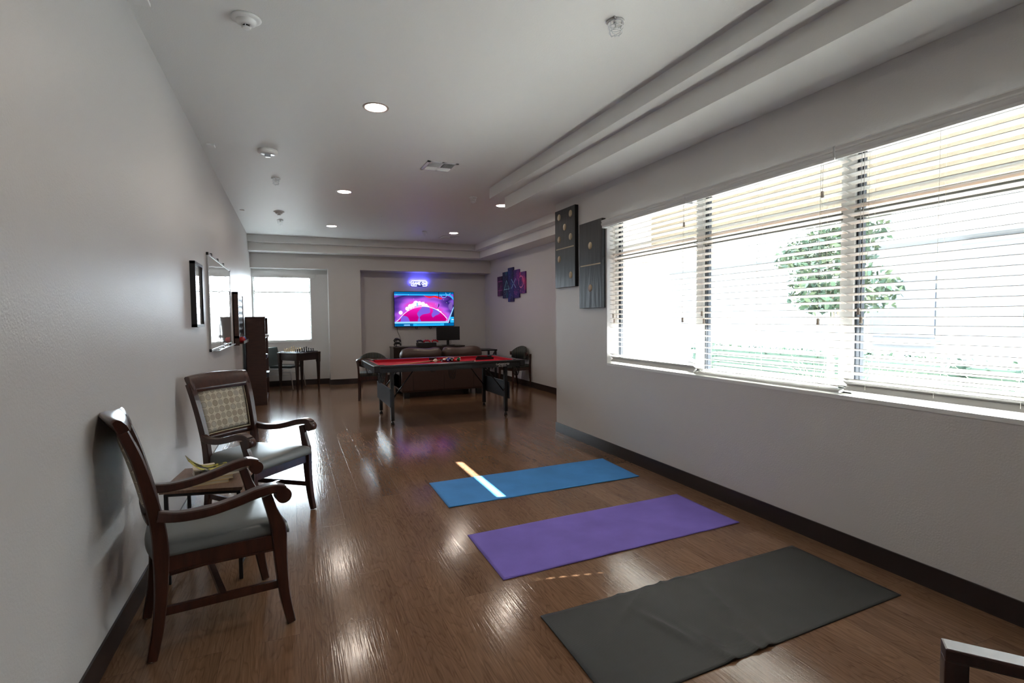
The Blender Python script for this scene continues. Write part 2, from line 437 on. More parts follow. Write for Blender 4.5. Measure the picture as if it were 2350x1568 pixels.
make_blind('window_blind', 'middle white slat blind, in front of the outdoor tree', 2.083, 3.288, bottom=.925, cords=[(3.19, 1.42), (3.17, 1.36), (2.20, 2.12), (2.215, 1.36)])
make_blind('window_blind', 'white slat blind at the right edge, hanging nearest the viewer', .78, 2.062, bottom=.945, mess=2, cords=[(1.97, 1.42), (1.955, 1.37)])
# nook blind
r = thing('window_blind', 'white slat blind over the bright window of the back nook', 'window blind')
b = MB(); b.box(BX0 - .01, .478, YN - .062, YN - .045, 2.243, 2.325).box(.470, .478, YN - .062, YN, 2.243, 2.325).box(BX0 - .01, .478, YN - .066, YN - .062, 2.30, 2.325); b.build('valance', M['valance'], r)
s = MB(); z = 2.26
while z > .97:
    c, sn = math.cos(.16) * .0245, math.sin(.16) * .0245
    s.prism([(BX0 + .01, YN + .03 - c, z + sn - .0015), (BX0 + .01, YN + .03 + c, z - sn - .0015), (BX0 + .01, YN + .03 + c, z - sn + .0015), (BX0 + .01, YN + .03 - c, z + sn + .0015)], (BX1 - BX0 - .02, 0, 0)); z -= .0455
s.build('slats', M['slat'], r)
boxo('bottom_rail', M['slat'], BX0 + .01, BX1 - .01, YN + .005, YN + .055, .94, .956, parent=r)
for xx in (BX0 + .2, BX1 - .2): MB().tube([(xx, YN + .002, 2.27), (xx, YN + .002, .95)], .0008, 4).build('ladder_cord', M['cord'], r)
MB().tube([(BX1 - .03, YN - .004, 2.26), (BX1 - .03, YN - .006, 1.10)], .0015, 5).build('pull_cord', M['cord'], r)

# ------------------------------------------------------------------ CEILING FIXTURES
M['lamp'] = mat('lit lamp lens', (1, .95, .88, 1), .5, emit=(1, .87, .74, 1), estr=30)
M['ltrim'] = mat('lamp trim', (.42, .33, .28, 1), .3)
def downlight(x, y, label, first=[None]):
    if first[0] is None:
        r = thing('downlight', label, 'ceiling light', (x, y, HC), 0, 'round recessed downlights')
        MB().lathe([(.078, -.002), (.084, -.006), (.096, -.005), (.098, 0), (.078, 0)], (0, 0, 0), 32).build('trim_ring', M['ltrim'], r)
        MB().lathe([(.001, -.001), (.079, -.001), (.079, -.0035), (.001, -.0045)], (0, 0, 0), 32).build('lens', M['lamp'], r)
        first[0] = r
    else: r = dup(first[0], (x, y, HC), label=label)
downlight(.64, 4.174, 'round lit downlight nearest the viewer, alone in the big ceiling')
downlight(.665, 7.036, 'round lit downlight in line beyond the nearest one, over the open floor')
downlight(.692, 9.694, 'farthest round lit downlight of the left row, near the back soffit')
downlight(2.852, 7.116, 'round lit downlight half hidden by the stepped soffit corner')
downlight(2.896, 9.717, 'round lit downlight above the sofa, beside the small far vent')
downlight(.62, 1.35, 'round lit downlight overhead above the viewer')

def cage(x, y, label, rz=0, first=[None]):
    if first[0] is None:
        r = thing('sprinkler_cage', label, 'sprinkler', (x, y, HC), rz, 'caged ceiling sprinklers')
        MB().lathe([(.046, 0), (.05, -.003), (.047, -.008), (.040, -.009), (.034, -.006), (.001, -.006)], (0, 0, 0), 28).build('escutcheon', M['whitep'], r)
        c = MB()
        for R_, z in ((.044, -.012), (.041, -.032), (.036, -.058)):
            c.tube([(R_ * math.cos(2 * PI * k / 20), R_ * math.sin(2 * PI * k / 20), z) for k in range(20)], .0017, 5, closed=True)
        for k in range(2):
            a = k * PI / 2 + .3; d = Vector((math.cos(a), math.sin(a), 0)); z0 = Vector((0, 0, 1))
            c.tube([d * .046 - z0 * .004, d * .044 - z0 * .012, d * .036 - z0 * .058, d * .028 - z0 * .070, -d * .028 - z0 * .070, -d * .036 - z0 * .058, -d * .044 - z0 * .012, -d * .046 - z0 * .004], .0017, 5)
        for k in (0, 1):
            a = k * PI + .9; d = Vector((math.cos(a), math.sin(a), 0))
            c.tube([d * .048 + Vector((0, 0, -.005)), d * .062 + Vector((0, 0, -.005))], .004, 6)
        c.tube([(.0, 0, -.070), (-.012, -.01, -.088)], .0017, 5)
        c.build('wire_guard', M['steel'], r)
        MB().lathe([(.012, -.006), (.010, -.014), (.004, -.016), (.003, -.034), (.012, -.036), (.012, -.038), (.001, -.038)], (0, 0, 0), 14).build('sprinkler_head', M['whitep'], r)
        first[0] = r
    else: dup(first[0], (x, y, HC), rz, label)
cage(1.685, 2.50, 'large near caged sprinkler at the top of the photo')
cage(-.119, 6.661, 'caged sprinkler just beyond the round strobe, left side of ceiling', .5)
cage(-.121, 9.38, 'caged sprinkler just beyond the farthest smoke detector', 1.)
cage(2.296, 6.764, 'caged sprinkler beside the stepped soffit corner', .2)
cage(2.337, 9.70, 'faint caged sprinkler beside the far downlight over the sofa', .8)

def smoke(x, y, label, rz=0, first=[None]):
    if first[0] is None:
        r = thing('smoke_detector', label, 'smoke detector', (x, y, HC), rz, 'white round smoke detectors')
        MB().lathe([(.074, 0), (.076, -.004), (.060, -.012), (.052, -.014), (.050, -.017), (.047, -.028), (.036, -.036), (.028, -.038), (.001, -.038)], (0, 0, 0), 36).build('base', M['whitep'], r)
        c = MB().lathe([(.022, -.047), (.0225, -.052), (.018, -.055), (.001, -.056)], (0, 0, 0), 24)
        for k in range(6):
            a = k * PI / 3 + .4; c.tube([(.024 * math.cos(a), .024 * math.sin(a), -.037), (.021 * math.cos(a), .021 * math.sin(a), -.050)], .003, 6)
        c.build('sensor_cap', M['whitep'], r)
        MB().lathe([(.018, -.037), (.017, -.048), (.001, -.048)], (0, 0, 0), 18).build('sensor_grille', M['black'], r)
        first[0] = r
    else: dup(first[0], (x, y, HC), rz, label)
smoke(-.18, 3.21, 'large near white smoke detector at the upper left ceiling')
smoke(-.126, 8.671, 'small far smoke detector between two caged sprinklers', .5)
r = thing('strobe', 'round white ceiling strobe with clear lens, between smoke detectors', 'fire alarm', (-.164, 5.585, HC))
MB().lathe([(.088, 0), (.090, -.008), (.086, -.030), (.070, -.038), (.001, -.038)], (0, 0, 0), 32).build('housing', M['whitep'], r)
MB().lathe([(.066, -.0382), (.062, -.040), (.001, -.040)], (0, 0, 0), 28).build('reflector', mat('bright reflector', (.85, .87, .9, 1), .2, .5), r)
b = MB(); b.box(-.028, .028, -.018, .018, -.066, -.040, bev=.008); b.build('strobe_lens', mat('clear grey lens', (.5, .52, .55, 1), .1), r)
for x0, y0, s_, lb in ((-.655, 3.20, .075, 'white square ceiling plate cut by the top edge of the photo'), (-.64, 5.60, .065, 'white square ceiling plate near the wall, left of the strobe'), (-.622, 8.72, .06, 'smallest far white ceiling plate close to the left wall')):
    r = thing('ceiling_plate', lb, 'cover plate', (x0, y0, HC), 0, 'square white ceiling plates')
    MB().box(-s_ / 2, s_ / 2, -s_ / 2 - .008, s_ / 2 + .008, -.018, 0, bev=.003).build('plate', M['whitep'], r)
tag(MB().lathe([(.018, 0), (.018, -.004), (.008, -.010), (.001, -.010)], (1.35, 8.55, HC), 14).build('ceiling_sensor', M['whitep']), 'tiny white button sensor on the far ceiling', 'sensor')

M['ventback'] = mat('vent shadow', (.03, .03, .032, 1), .7)
def vent(x, y, lb, sx=.33, sy=.34):
    r = thing('ceiling_vent', lb, 'air vent', (x, y, HC), 0, 'white ceiling air vents')
    f = MB(); hx, hy, t = sx / 2, sy / 2, .032
    f.box(-hx, hx, -hy, -hy + t, -.008, 0).box(-hx, hx, hy - t, hy, -.008, 0).box(-hx, -hx + t, -hy, hy, -.008, 0).box(hx - t, hx, -hy, hy, -.008, 0).box(-.012, .012, -hy, hy, -.008, 0)
    f.build('frame', M['whitep'], r)
    boxo('backing', M['ventback'], -hx + t, hx - t, -hy + t, hy - t, -.0015, 0, parent=r)
    l = MB()
    for sgn in (-1, 1):
        n = 9; a0 = .018; a1 = hx - t - .004
        for i in range(n):
            xx = sgn * (a0 + (a1 - a0) * (i + .5) / n)
            l.box(xx - .0012, xx + .0012, -hy + t, .02, -.012, -.001, rot=Matrix.Rotation(sgn * .6, 3, 'Y'), piv=(xx, 0, -.006))
    for i in range(4):
        yy = .035 + i * .025
        l.box(-hx + t, hx - t, yy - .0012, yy + .0012, -.014, -.001, rot=Matrix.Rotation(.9, 3, 'X'), piv=(0, yy, -.006))
    l.build('louvres', M['whitep'], r)
vent(1.50, 5.525, 'white square air vent in the middle of the ceiling')
vent(2.96, 10.25, 'small far air vent just beyond the sofa downlight')

# ------------------------------------------------------------------ ARMCHAIRS
def armchair(label, loc, rz):
    r = thing('armchair', label, 'armchair', loc, rz, 'mahogany armchairs with circle pattern backs')
    W_ = M['mahog']
    for sg in (-1, 1):
        MB().bar([(-.262, sg * .196, .006), (-.238, sg * .194, .13), (-.222, sg * .194, .28), (-.218, sg * .196, .43), (-.226, sg * .202, .56), (-.252, sg * .210, .70), (-.285, sg * .220, .84), (-.325, sg * .226, .955)],
                 [.036, .042, .048, .058, .054, .048, .044, .040], [.030, .032, .034, .036, .036, .040, .044, .044]).build('leg', W_, r)
        MB().bar([(.262, sg * .252, .006), (.240, sg * .248, .13), (.228, sg * .246, .27), (.222, sg * .246, .41), (.216, sg * .248, .465), (.192, sg * .254, .54), (.172, sg * .260, .612)],
                 [.036, .042, .050, .062, .060, .044, .040], [.032, .034, .036, .038, .036, .034, .034]).build('leg', W_, r)
        a = MB()
        a.bar([(-.225, sg * .222, .600), (-.15, sg * .238, .588), (-.05, sg * .254, .592), (.05, sg * .264, .612), (.13, sg * .270, .634), (.195, sg * .274, .643), (.240, sg * .276, .628)],
              [.044, .040, .038, .038, .040, .040, .040], [.038, .042, .048, .052, .054, .054, .052], sub=5)
        a.lathe([(.0325, -.0262), (.0325, .0262)], (.236, sg * .276, .606), 28, axis='Y')
        a.build('arm', W_, r)
        for fx, fy, s_ in ((.262, .252, 1), (-.262, .196, 1)):
            tag(MB().lathe([(.013, 0), (.014, .006), (.008, .008)], (fx, sg * fy, 0), 12).build('foot_glide', M['chrome'], r), None, None)
    # crest rail: scooped and rolled backwards
    rs = []; prof = [(.000, .898), (.009, .902), (.008, .925), (.000, .955), (-.010, .984), (-.024, 1.002), (-.040, 1.005), (-.052, .995), (-.048, .975), (-.036, .945), (-.026, .915), (-.020, .902)]
    n = 19
    for i in range(n):
        t = -1 + 2 * i / (n - 1); y = t * .242; ring = []
        for px, pz in prof:
            h_ = max(0, (pz - .895) / .11); xx = -.293 + px - (.012 + .040 * h_ ** 1.4) * (1 - t * t) - .012 * h_
            ring.append(Vector((xx, y * (.955 + .045 * h_), pz + .010 * h_ * (1 - t * t))))
        rs.append(ring)
    MB().rings(rs, True).build('crest_rail', W_, r)
    # lower back rail, curved
    rs = []
    for i in range(9):
        t = -1 + 2 * i / 8; y = t * .196; cx = -.244 - .014 * (1 - t * t)
        rs.append([Vector((cx + a, y, z)) for a, z in ((-.014, .562), (.014, .562), (.006, .602), (-.020, .602))])
    MB().rings(rs, True).build('back_rail', W_, r)
    # back cushion
    def pad(thick, sgn):
        b = MB(); ny, nz = 12, 12; g = []
        for j in range(nz + 1):
            row = []
            for i in range(ny + 1):
                ty, tz = -1 + 2 * i / ny, j / nz
                y = ty * (.180 + .020 * tz); z = .604 + .312 * tz
                cx = -.248 - .014 * (1 - ty * ty) - (.060 * tz + .018 * tz * tz)
                e = min(1, (1 - abs(ty)) * 7) * min(1, min(tz, 1 - tz) * 12); e = math.sqrt(max(e, 0))
                row.append(b.bm.verts.new((cx + sgn * thick * e, y, z)))
            g.append(row)
        for j in range(nz):
            for i in range(ny):
                f = b.bm.faces.new((g[j][i], g[j][i + 1], g[j + 1][i + 1], g[j + 1][i])); f.smooth = True
        return b
    b = pad(.020, 1); b2 = pad(.012, -1)
    me = bpy.data.meshes.new('t'); b2.bm.to_mesh(me); b.bm.from_mesh(me); bpy.data.meshes.remove(me); b2.bm.free()
    bmesh.ops.remove_doubles(b.bm, verts=b.bm.verts, dist=.0005)
    cu = b.build('back_cushion', M['circles'], r)
    loop = []
    for k in range(40):
        a = k / 40 * 4; sd = int(a); t = a - sd
        ty, tz = [(-1 + 2 * t, 0), (1, t), (1 - 2 * t, 1), (-1, 1 - t)][sd]
        loop.append((-.248 - .014 * (1 - ty * ty) - (.060 * tz + .018 * tz * tz) + .010, ty * (.179 + .020 * tz), .606 + .308 * tz))
    MB().tube(loop, .004, 6, closed=True).build('piping', M['piping'], cu)
    # seat
    b = MB(); g = []; n = 16
    for j in range(n + 1):
        row = []
        for i in range(n + 1):
            u, v = -1 + 2 * i / n, -1 + 2 * j / n
            su = math.sin(u * PI / 2 * .98) / math.sin(PI / 2 * .98); sv = math.sin(v * PI / 2 * .98) / math.sin(PI / 2 * .98)
            x = .012 + su * .256; hw = .205 + .034 * (su + 1) / 2
            if su < -.6: x -= .02 * (1 - sv * sv) * (-su - .6) / .4
            y = sv * hw * (1 - .05 * max(0, -su - .5))
            d = max(abs(u), abs(v)); z = .430 + .052 * (1 - d ** 4) ** .6 + .006 * (1 - u * u)
            row.append(b.bm.verts.new((x, y, z)))
        g.append(row)
    for j in range(n):
        for i in range(n):
            f = b.bm.faces.new((g[j][i], g[j][i + 1], g[j + 1][i + 1], g[j + 1][i])); f.smooth = True
    ed = [e for e in b.bm.edges if e.is_boundary]
    ex = bmesh.ops.extrude_edge_only(b.bm, edges=ed); vs = [q for q in ex['geom'] if isinstance(q, bmesh.types.BMVert)]
    for q in vs: q.co.z = .415
    bmesh.ops.contextual_create(b.bm, geom=[e for e in b.bm.edges if e.is_boundary])
    b.build('seat', M['vinyl'], r)
    a = MB(); h0, h1 = .352, .420
    a.box(.212, .236, -.23, .23, h0, h1); a.box(-.235, -.212, -.18, .18, h0, h1)
    for sg in (-1, 1):
        a.prism([(-.21, sg * .204, h0), (.22, sg * .255, h0), (.22, sg * .233, h0), (-.21, sg * .182, h0)], (0, 0, h1 - h0))
        a.prism([(-.21, sg * .208, h0), (.22, sg * .259, h0), (.22, sg * .233, h0), (-.21, sg * .182, h0)], (0, 0, .008))
    a.build('seat_rail', W_, r)
    for sg in (-1, 1):
        s = MB(); s.prism([(-.23, sg * .199, .175), (.232, sg * .252, .175), (.232, sg * .234, .175), (-.23, sg * .181, .175)], (0, 0, .034)); s.build('stretcher', W_, r)
    boxo('stretcher', W_, -.012, .012, -.215, .215, .178, .206, parent=r)
    return r
armchair('mahogany armchair in front of the side table, its back leaning on the left wall', (-.353, 2.735, 0), math.radians(14.5))
armchair('mahogany armchair beyond the side table, its circle patterned back facing us', (-.250, 4.03, 0), math.radians(-43))

# side table + books
r = thing('side_table', 'small brown side table on black metal legs between the armchairs', 'side table', (0, 0, 0))
P4 = [(-.652, 3.165), (-.262, 3.075), (-.215, 3.545), (-.605, 3.600)]
def inset(P, d):
    cx = sum(p[0] for p in P) / 4; cy = sum(p[1] for p in P) / 4
    return [(p[0] + (cx - p[0]) * d, p[1] + (cy - p[1]) * d) for p in P]
MB().prism([(x, y, .488) for x, y in P4], (0, 0, .016)).build('tabletop', M['tablewood'], r)
I = inset(P4, .12); f = MB()
def beam(b, p, q, s=.009):
    b.tube([p, q], s * 1.3, 4)
for i in range(4):
    p, q = I[i], I[(i + 1) % 4]
    f.tube([(p[0], p[1], .477), (q[0], q[1], .477)], .012, 4)
f.build('frame', M['blackmetal'], r); f = MB()
f.tube([(I[0][0], I[0][1], .08), (I[3][0], I[3][1], .08)], .010, 4); f.tube([(I[1][0], I[1][1], .08), (I[2][0], I[2][1], .08)], .010, 4)
f.tube([(I[3][0], I[3][1], .08), (I[2][0], I[2][1], .08)], .010, 4)
f.build('lower_frame', M['blackmetal'], r)
for p in I: MB().box(p[0] - .009, p[0] + .009, p[1] - .009, p[1] + .009, 0, .478).build('leg', M['blackmetal'], r)

M['paper'] = mat('aged paper edges', (.52, .44, .31, 1), .85)
M['paper2'] = mat('cream paper', (.60, .53, .42, 1), .8)
M['coverb'] = mat('dark paperback cover', (.10, .08, .07, 1), .5)
M['covery'] = mat('yellow tan cover', (.55, .38, .15, 1), .5)
def book(z, h, w, d, rot, cx, cy, pm, cm, label):
    r = thing('paperback', label, 'book', (cx, cy, z), rot, 'paperbacks piled on the side table')
    MB().box(-w / 2, w / 2 - .002, -d / 2 + .003, d / 2 - .003, .0012, h - .0012).build('pages', pm, r)
    c = MB().box(-w / 2 - .002, w / 2, -d / 2, d / 2, 0, .0012).box(-w / 2 - .002, w / 2, -d / 2, d / 2, h - .0012, h).box(w / 2 - .002, w / 2, -d / 2, d / 2, 0, h); c.build('cover', cm, r)
    return r
book(.504, .017, .105, .17, 1.67, -.425, 3.245, M['paper'], M['covery'], 'lowest paperback of the pile on the side table')
book(.521, .017, .105, .172, 1.74, -.410, 3.250, M['paper'], M['covery'], 'second paperback up in the side table pile, yellow edged')
book(.538, .015, .108, .175, 1.86, -.385, 3.262, M['paper2'], M['coverb'], 'third paperback up, jutting right from the side table pile')
book(.504, .045, .11, .16, .22, -.475, 3.40, M['paper2'], M['paper2'], 'cream thick book behind the side table pile, by the wall')
# curled magazine
M['mag'] = mat('yellow and black glossy cover', (.5, .4, .05, 1), .25); N = NT(M['mag']); tc = N.n('ShaderNodeTexCoord'); nz = N.n('ShaderNodeTexNoise'); nz.inputs['Scale'].default_value = 22
N.l(tc.outputs['Object'], nz.inputs['Vector']); N.l(N.ramp(nz.outputs['Fac'], [(.46, (.012, .014, .010, 1)), (.54, (.42, .38, .05, 1)), (.66, (.65, .58, .18, 1))]), N.b.inputs['Base Color'])
b = MB(); g = []
for i in range(13):
    t = i / 12; x = -.10 + .20 * t; z = .012 + .075 * max(0, .55 - t) ** 2 / .3 + .01 * max(0, t - .6)
    g.append([b.bm.verts.new((x, y, z + dz)) for y in (-.07, .07) for dz in (0, .004)])
for i in range(12):
    A, B_ = g[i], g[i + 1]
    for q in ((0, 2, 3, 1),): pass
    for a_, c_ in ((0, 1), (1, 3), (3, 2), (2, 0)):
        f = b.bm.faces.new((A[a_], A[c_], B_[c_], B_[a_])); f.smooth = True
b.bm.faces.new((g[0][0], g[0][1], g[0][3], g[0][2])); b.bm.faces.new((g[-1][0], g[-1][2], g[-1][3], g[-1][1]))
tag(b.build('booklet', M['mag']), 'yellow and black booklet curling up on top of the book pile', 'booklet')
o = bpy.data.objects['booklet']; o.location = (-.445, 3.30, .5505); o.rotation_euler = (0, 0, .25)

# ------------------------------------------------------------------ YOGA MATS
def yoga(name, label, P, th, m, wr=0, seed=0):
    rnd = random.Random(seed); b = MB(); nu, nv = 90, 34; top = []
    folds = [(rnd.uniform(.2, .55), rnd.uniform(-.2, 1.2), rnd.uniform(-1, 1), rnd.uniform(.010, .022)) for _ in range(9)]
    for j in range(nv + 1):
        row = []
        for i in range(nu + 1):
            u, v = i / nu, j / nv
            p = (1 - v) * ((1 - u) * Vector(P[0]) + u * Vector(P[1])) + v * ((1 - u) * Vector(P[3]) + u * Vector(P[2]))
            z = th + .0012 * math.sin(u * 9 + seed) * math.sin(v * 3 + 1) ** 2 * (1 if wr == 0 else .3)
            if wr:
                x_, y_ = u * 1.72, v * .62
                for (fu, fv, an, wd) in folds:
                    dx, dy = x_ - fu * 1.72, y_ - fv * .62; c, s = math.cos(an), math.sin(an)
                    d = dx * c + dy * s; l = -dx * s + dy * c
                    z += wr * math.exp(-(d / wd) ** 2) * math.exp(-(l / .16) ** 2)
                z += wr * .5 * math.exp(-((u - .015) / .03) ** 2) * (.6 + .4 * math.sin(v * 5))
            if wr == 0 and v > .97: z += .002 * abs(math.sin(u * 17 + seed))
            row.append(b.bm.verts.new((p.x, p.y, z)))
        top.append(row)
    bot = [[b.bm.verts.new((q.co.x, q.co.y, max(.0004, q.co.z - th * .9))) for q in row] for row in top]
    for j in range(nv):
        for i in range(nu):
            f = b.bm.faces.new((top[j][i], top[j][i + 1], top[j + 1][i + 1], top[j + 1][i])); f.smooth = True
            b.bm.faces.new((bot[j][i], bot[j + 1][i], bot[j + 1][i + 1], bot[j][i + 1]))
    for i in range(nu):
        b.bm.faces.new((top[0][i], bot[0][i], bot[0][i + 1], top[0][i + 1])); b.bm.faces.new((top[nv][i], top[nv][i + 1], bot[nv][i + 1], bot[nv][i]))
    for j in range(nv):
        b.bm.faces.new((top[j][0], top[j + 1][0], bot[j + 1][0], bot[j][0])); b.bm.faces.new((top[j][nu], bot[j][nu], bot[j + 1][nu], top[j + 1][nu]))
    return tag(b.build(name, m), label, 'yoga mat', 'yoga mats laid out on the floor')
s_ = .955
Pb = [(1.077, 4.469), (2.89, 4.524), (2.862, 3.875), (1.071, 3.825)]
Pp = [(1.045, 3.283), (2.846, 3.356), (2.847, 2.71), (1.04, 2.631)]
Pk = [(1.072, 2.23), (2.857, 2.299), (2.856, 1.661), (1.062, 1.585)]
sc = lambda P: [(x * s_, y * s_, 0) for x, y in P]
yoga('yoga_mat', 'bright blue yoga mat, crossed by a streak of sun', sc(Pb), .005, mat_yoga('blue mat foam', (.05, .22, .54, 1)), 0, 1)
yoga('yoga_mat', 'purple yoga mat lying between the blue and black ones', sc(Pp), .005, mat_yoga('purple mat foam', (.17, .12, .46, 1)), 0, 4)
yoga('yoga_mat', 'black wrinkled yoga mat nearest the viewer', sc(Pk), .005, mat_yoga('black mat foam', (.038, .038, .037, 1), .6, 330), .013, 3)

# ------------------------------------------------------------------ POOL TABLE
M['felt'] = mat('red felt', (.46, .012, .028, 1), .95, spec=.1)
M['feltr'] = mat('red cushion felt', (.40, .010, .025, 1), .9, spec=.15)
M['rail'] = mat('black laminate rail', (.012, .012, .013, 1), .28)
M['alu'] = mat('worn black corner', (.03, .03, .032, 1), .25)
M['panelblue'] = mat('dark end panel', (.022, .028, .038, 1), .4)
PX, PY, PA = 1.98, 7.32, math.radians(.7)
HX, HY, TZ = 1.04, .585, .785
pt = thing('pool_table', 'black folding pool table with red felt and fold-out legs', 'pool table', (PX, PY, 0), PA)
boxo('play_bed', M['felt'], -HX + .05, HX - .05, -HY + .05, HY - .05, .735, .750, parent=pt)
PKT = [(-HX + .095, -HY + .095), (HX - .095, -HY + .095), (-HX + .095, HY - .095), (HX - .095, HY - .095), (0, -HY + .082), (0, HY - .082)]
b = MB(); rw = .085
b.box(-HX, HX, -HY, -HY + rw, .752, TZ, bev=.010).box(-HX, HX, HY - rw, HY, .752, TZ, bev=.010)
b.box(-HX, -HX + rw, -HY + rw * .98, HY - rw * .98, .752, TZ, bev=.010).box(HX - rw, HX, -HY + rw * .98, HY - rw * .98, .752, TZ, bev=.010)
b.build('top_rail', M['rail'], pt)
b = MB(); b.box(-HX + .008, HX - .008, -HY + .008, -HY + .028, .697, .756).box(-HX + .008, HX - .008, HY - .028, HY - .008, .697, .756)
b.box(-HX + .008, -HX + .028, -HY + .008, HY - .008, .697, .756).box(HX - .028, HX - .008, -HY + .008, HY - .008, .697, .756).box(-HX + .03, HX - .03, -HY + .03, HY - .03, .715, .734)
b.build('apron', M['rail'], pt)
cz = lambda: None
c1 = rw - .004; cw = .034
def cush(p):
    return MB().prism(p, (0, 0, .030)).build('cushion', M['feltr'], pt)
for sg in (-1, 1):
    for (xa, xb) in ((-HX + .175, -.07), (.07, HX - .175)):
        y0 = sg * (HY - c1); y1 = sg * (HY - c1 - cw)
        cush([(xa - .035, y0, .752), (xb + (.035 if xb > .5 else .015), y0, .752), (xb, y1, .752), (xa + (.0), y1, .752)])
    x0 = sg * (HX - c1); x1 = sg * (HX - c1 - cw)
    cush([(x0, -HY + .14, .752), (x0, HY - .14, .752), (x1, HY - .175, .752), (x1, -HY + .175, .752)])
for k, (px, py) in enumerate(PKT):
    # pocket: dark cup with hanging net
    p = MB(); R_ = .052
    p.lathe([(R_ - .006, -.048), (R_ - .004, .004), (R_ + .004, .006), (R_ + .006, -.002), (R_ + .004, -.05)], (px, py, TZ - .004), 20)
    p.lathe([(R_ - .008, -.006), (.001, -.008)], (px, py, .752), 16)
    po = p.build('pocket', M['black'], pt)
    n = MB()
    for a_ in range(10):
        a = 2 * PI * a_ / 10
        n.tube([(px + R_ * math.cos(a + q * .35) * f_, py + R_ * math.sin(a + q * .35) * f_, .70 - q * .035) for q, f_ in enumerate((1, 1.02, .95, .8, .5))], .0022, 4)
        n.tube([(px + R_ * math.cos(a - q * .35) * f_, py + R_ * math.sin(a - q * .35) * f_, .70 - q * .035) for q, f_ in enumerate((1, 1.02, .95, .8, .5))], .0022, 4)
    n.build('pocket_net', M['black'], po)
b = MB()
for sg in (-1, 1):
    for k in range(7):
        x = -HX + .26 + k * (2 * HX - .52) / 6
        if abs(x) > .05: b.lathe([(.006, 0), (.006, .0012), (.001, .0014)], (x, sg * (HY - .045), TZ), 8)
    for k in range(4): b.lathe([(.006, 0), (.006, .0012), (.001, .0014)], (sg * (HX - .045), -HY + .24 + k * .23, TZ), 8)
b.build('rail_sights', mat('pearl sight', (.8, .8, .78, 1), .3), pt)
# end corner caps with sheen
for sx in (-1, 1):
    for sy in (-1, 1):
        MB().box(sx * (HX - .075), sx * (HX + .003), sy * (HY - .075), sy * (HY + .003), .700, TZ + .002, bev=.009).build('corner_cap', M['alu'], pt)
legs = {}
for sx, xx in ((-1, -.80), (1, .80)):
    for sy, ly in ((-1, -.44), (1, .44)):
        l = MB().box(xx - .022, xx + .022, ly - .028, ly + .028, .05, .70, bev=.004).build('leg', M['blackmetal'], pt)
        MB().lathe([(.008, .05), (.008, .035), (.020, .030), (.024, .012), (.026, 0), (.001, 0)], (xx, ly, 0), 16).build('leveler', M['black'], l)
        MB().tube([(xx - sx * .02, ly * .92, .34), (xx - sx * .30, ly * .92, .70)], .008, 6).build('folding_brace', M['blackmetal'], pt)
    boxo('end_panel', M['panelblue'], xx + sx * .023, xx + sx * .040, -.50, .50, .235, .475, parent=pt, bev=.002)
# maker's lettering on the apron
cu = bpy.data.curves.new('txt', 'FONT'); cu.body = 'GoSports'; cu.size = .052; cu.extrude = .0008; cu.align_x = 'CENTER'; cu.shear = .3; cu.offset = .0012
cu2 = bpy.data.curves.new('txt2', 'FONT'); cu2.body = 'BILLIARDS'; cu2.size = .026; cu2.extrude = .0008; cu2.align_x = 'CENTER'
dg = bpy.context.evaluated_depsgraph_get()
def text_mesh(cu, name, m, parent, loc, rot):
    t = bpy.data.objects.new('tmp', cu); me = bpy.data.meshes.new_from_object(t)
    o = bpy.data.objects.new(name, me); C.objects.link(o); me.materials.clear(); me.materials.append(m)
    o.parent = parent; o.location = loc; o.rotation_euler = rot; bpy.data.objects.remove(t); return o
M['logo'] = mat('light grey print', (.55, .55, .55, 1), .5)
text_mesh(cu, 'lettering', M['logo'], pt, (.70, -HY + .0045, .726), (PI / 2, 0, 0))
text_mesh(cu2, 'lettering', M['logo'], pt, (.70, -HY + .0045, .704), (PI / 2, 0, 0))
def onpt(x, y, z):  # table-local to world
    c, s = math.cos(PA), math.sin(PA); return (PX + x * c - y * s, PY + x * s + y * c, z)
ZB = .7505
# balls
BR = .027
cols = {'yellow': (.75, .45, .04), 'blue': (.02, .05, .35), 'red': (.6, .02, .02), 'purple': (.06, .02, .20), 'orange': (.75, .20, .03), 'green': (.01, .16, .05), 'maroon': (.12, .012, .018), 'black': (.01, .01, .012), 'white': (.75, .72, .62)}
def ballmat(c, striped):
    m = mat(('striped ' if striped else 'solid ') + c + ' ball', (*cols[c], 1), .08, spec=.6); N = NT(m)
    tc = N.n('ShaderNodeTexCoord'); sep = N.n('ShaderNodeSeparateXYZ'); N.l(tc.outputs['Object'], sep.inputs[0])
    if striped:
        msk = N.math('GREATER_THAN', N.math('ABSOLUTE', sep.outputs['Z']), .0145)
        mx = N.n('ShaderNodeMix', data_type='RGBA'); N.l(msk, mx.inputs['Factor']); mx.inputs['A'].default_value = (*cols[c], 1); mx.inputs['B'].default_value = (.78, .76, .68, 1)
        N.l(mx.outputs['Result'], N.b.inputs['Base Color'])
    elif c != 'white':
        msk = N.math('LESS_THAN', sep.outputs['Y'], -.0250)
        mx = N.n('ShaderNodeMix', data_type='RGBA'); N.l(msk, mx.inputs['Factor']); mx.inputs['A'].default_value = (*cols[c], 1); mx.inputs['B'].default_value = (.78, .76, .68, 1)
        N.l(mx.outputs['Result'], N.b.inputs['Base Color'])
    return m
rack = [('maroon', 1, 'maroon striped ball at the left end of the front row'), ('blue', 0, 'blue ball beside the maroon one'), ('black', 0, 'black ball in the middle of the front row'), ('red', 0, 'solid red ball beside the green one'), ('green', 0, 'green ball at the right end of the front row')]
rack2 = [('orange', 0, 'solid orange ball, second row left'), ('blue', 1, 'striped blue ball, second row'), ('purple', 1, 'striped purple ball, second row'), ('red', 1, 'striped red ball, second row right')]
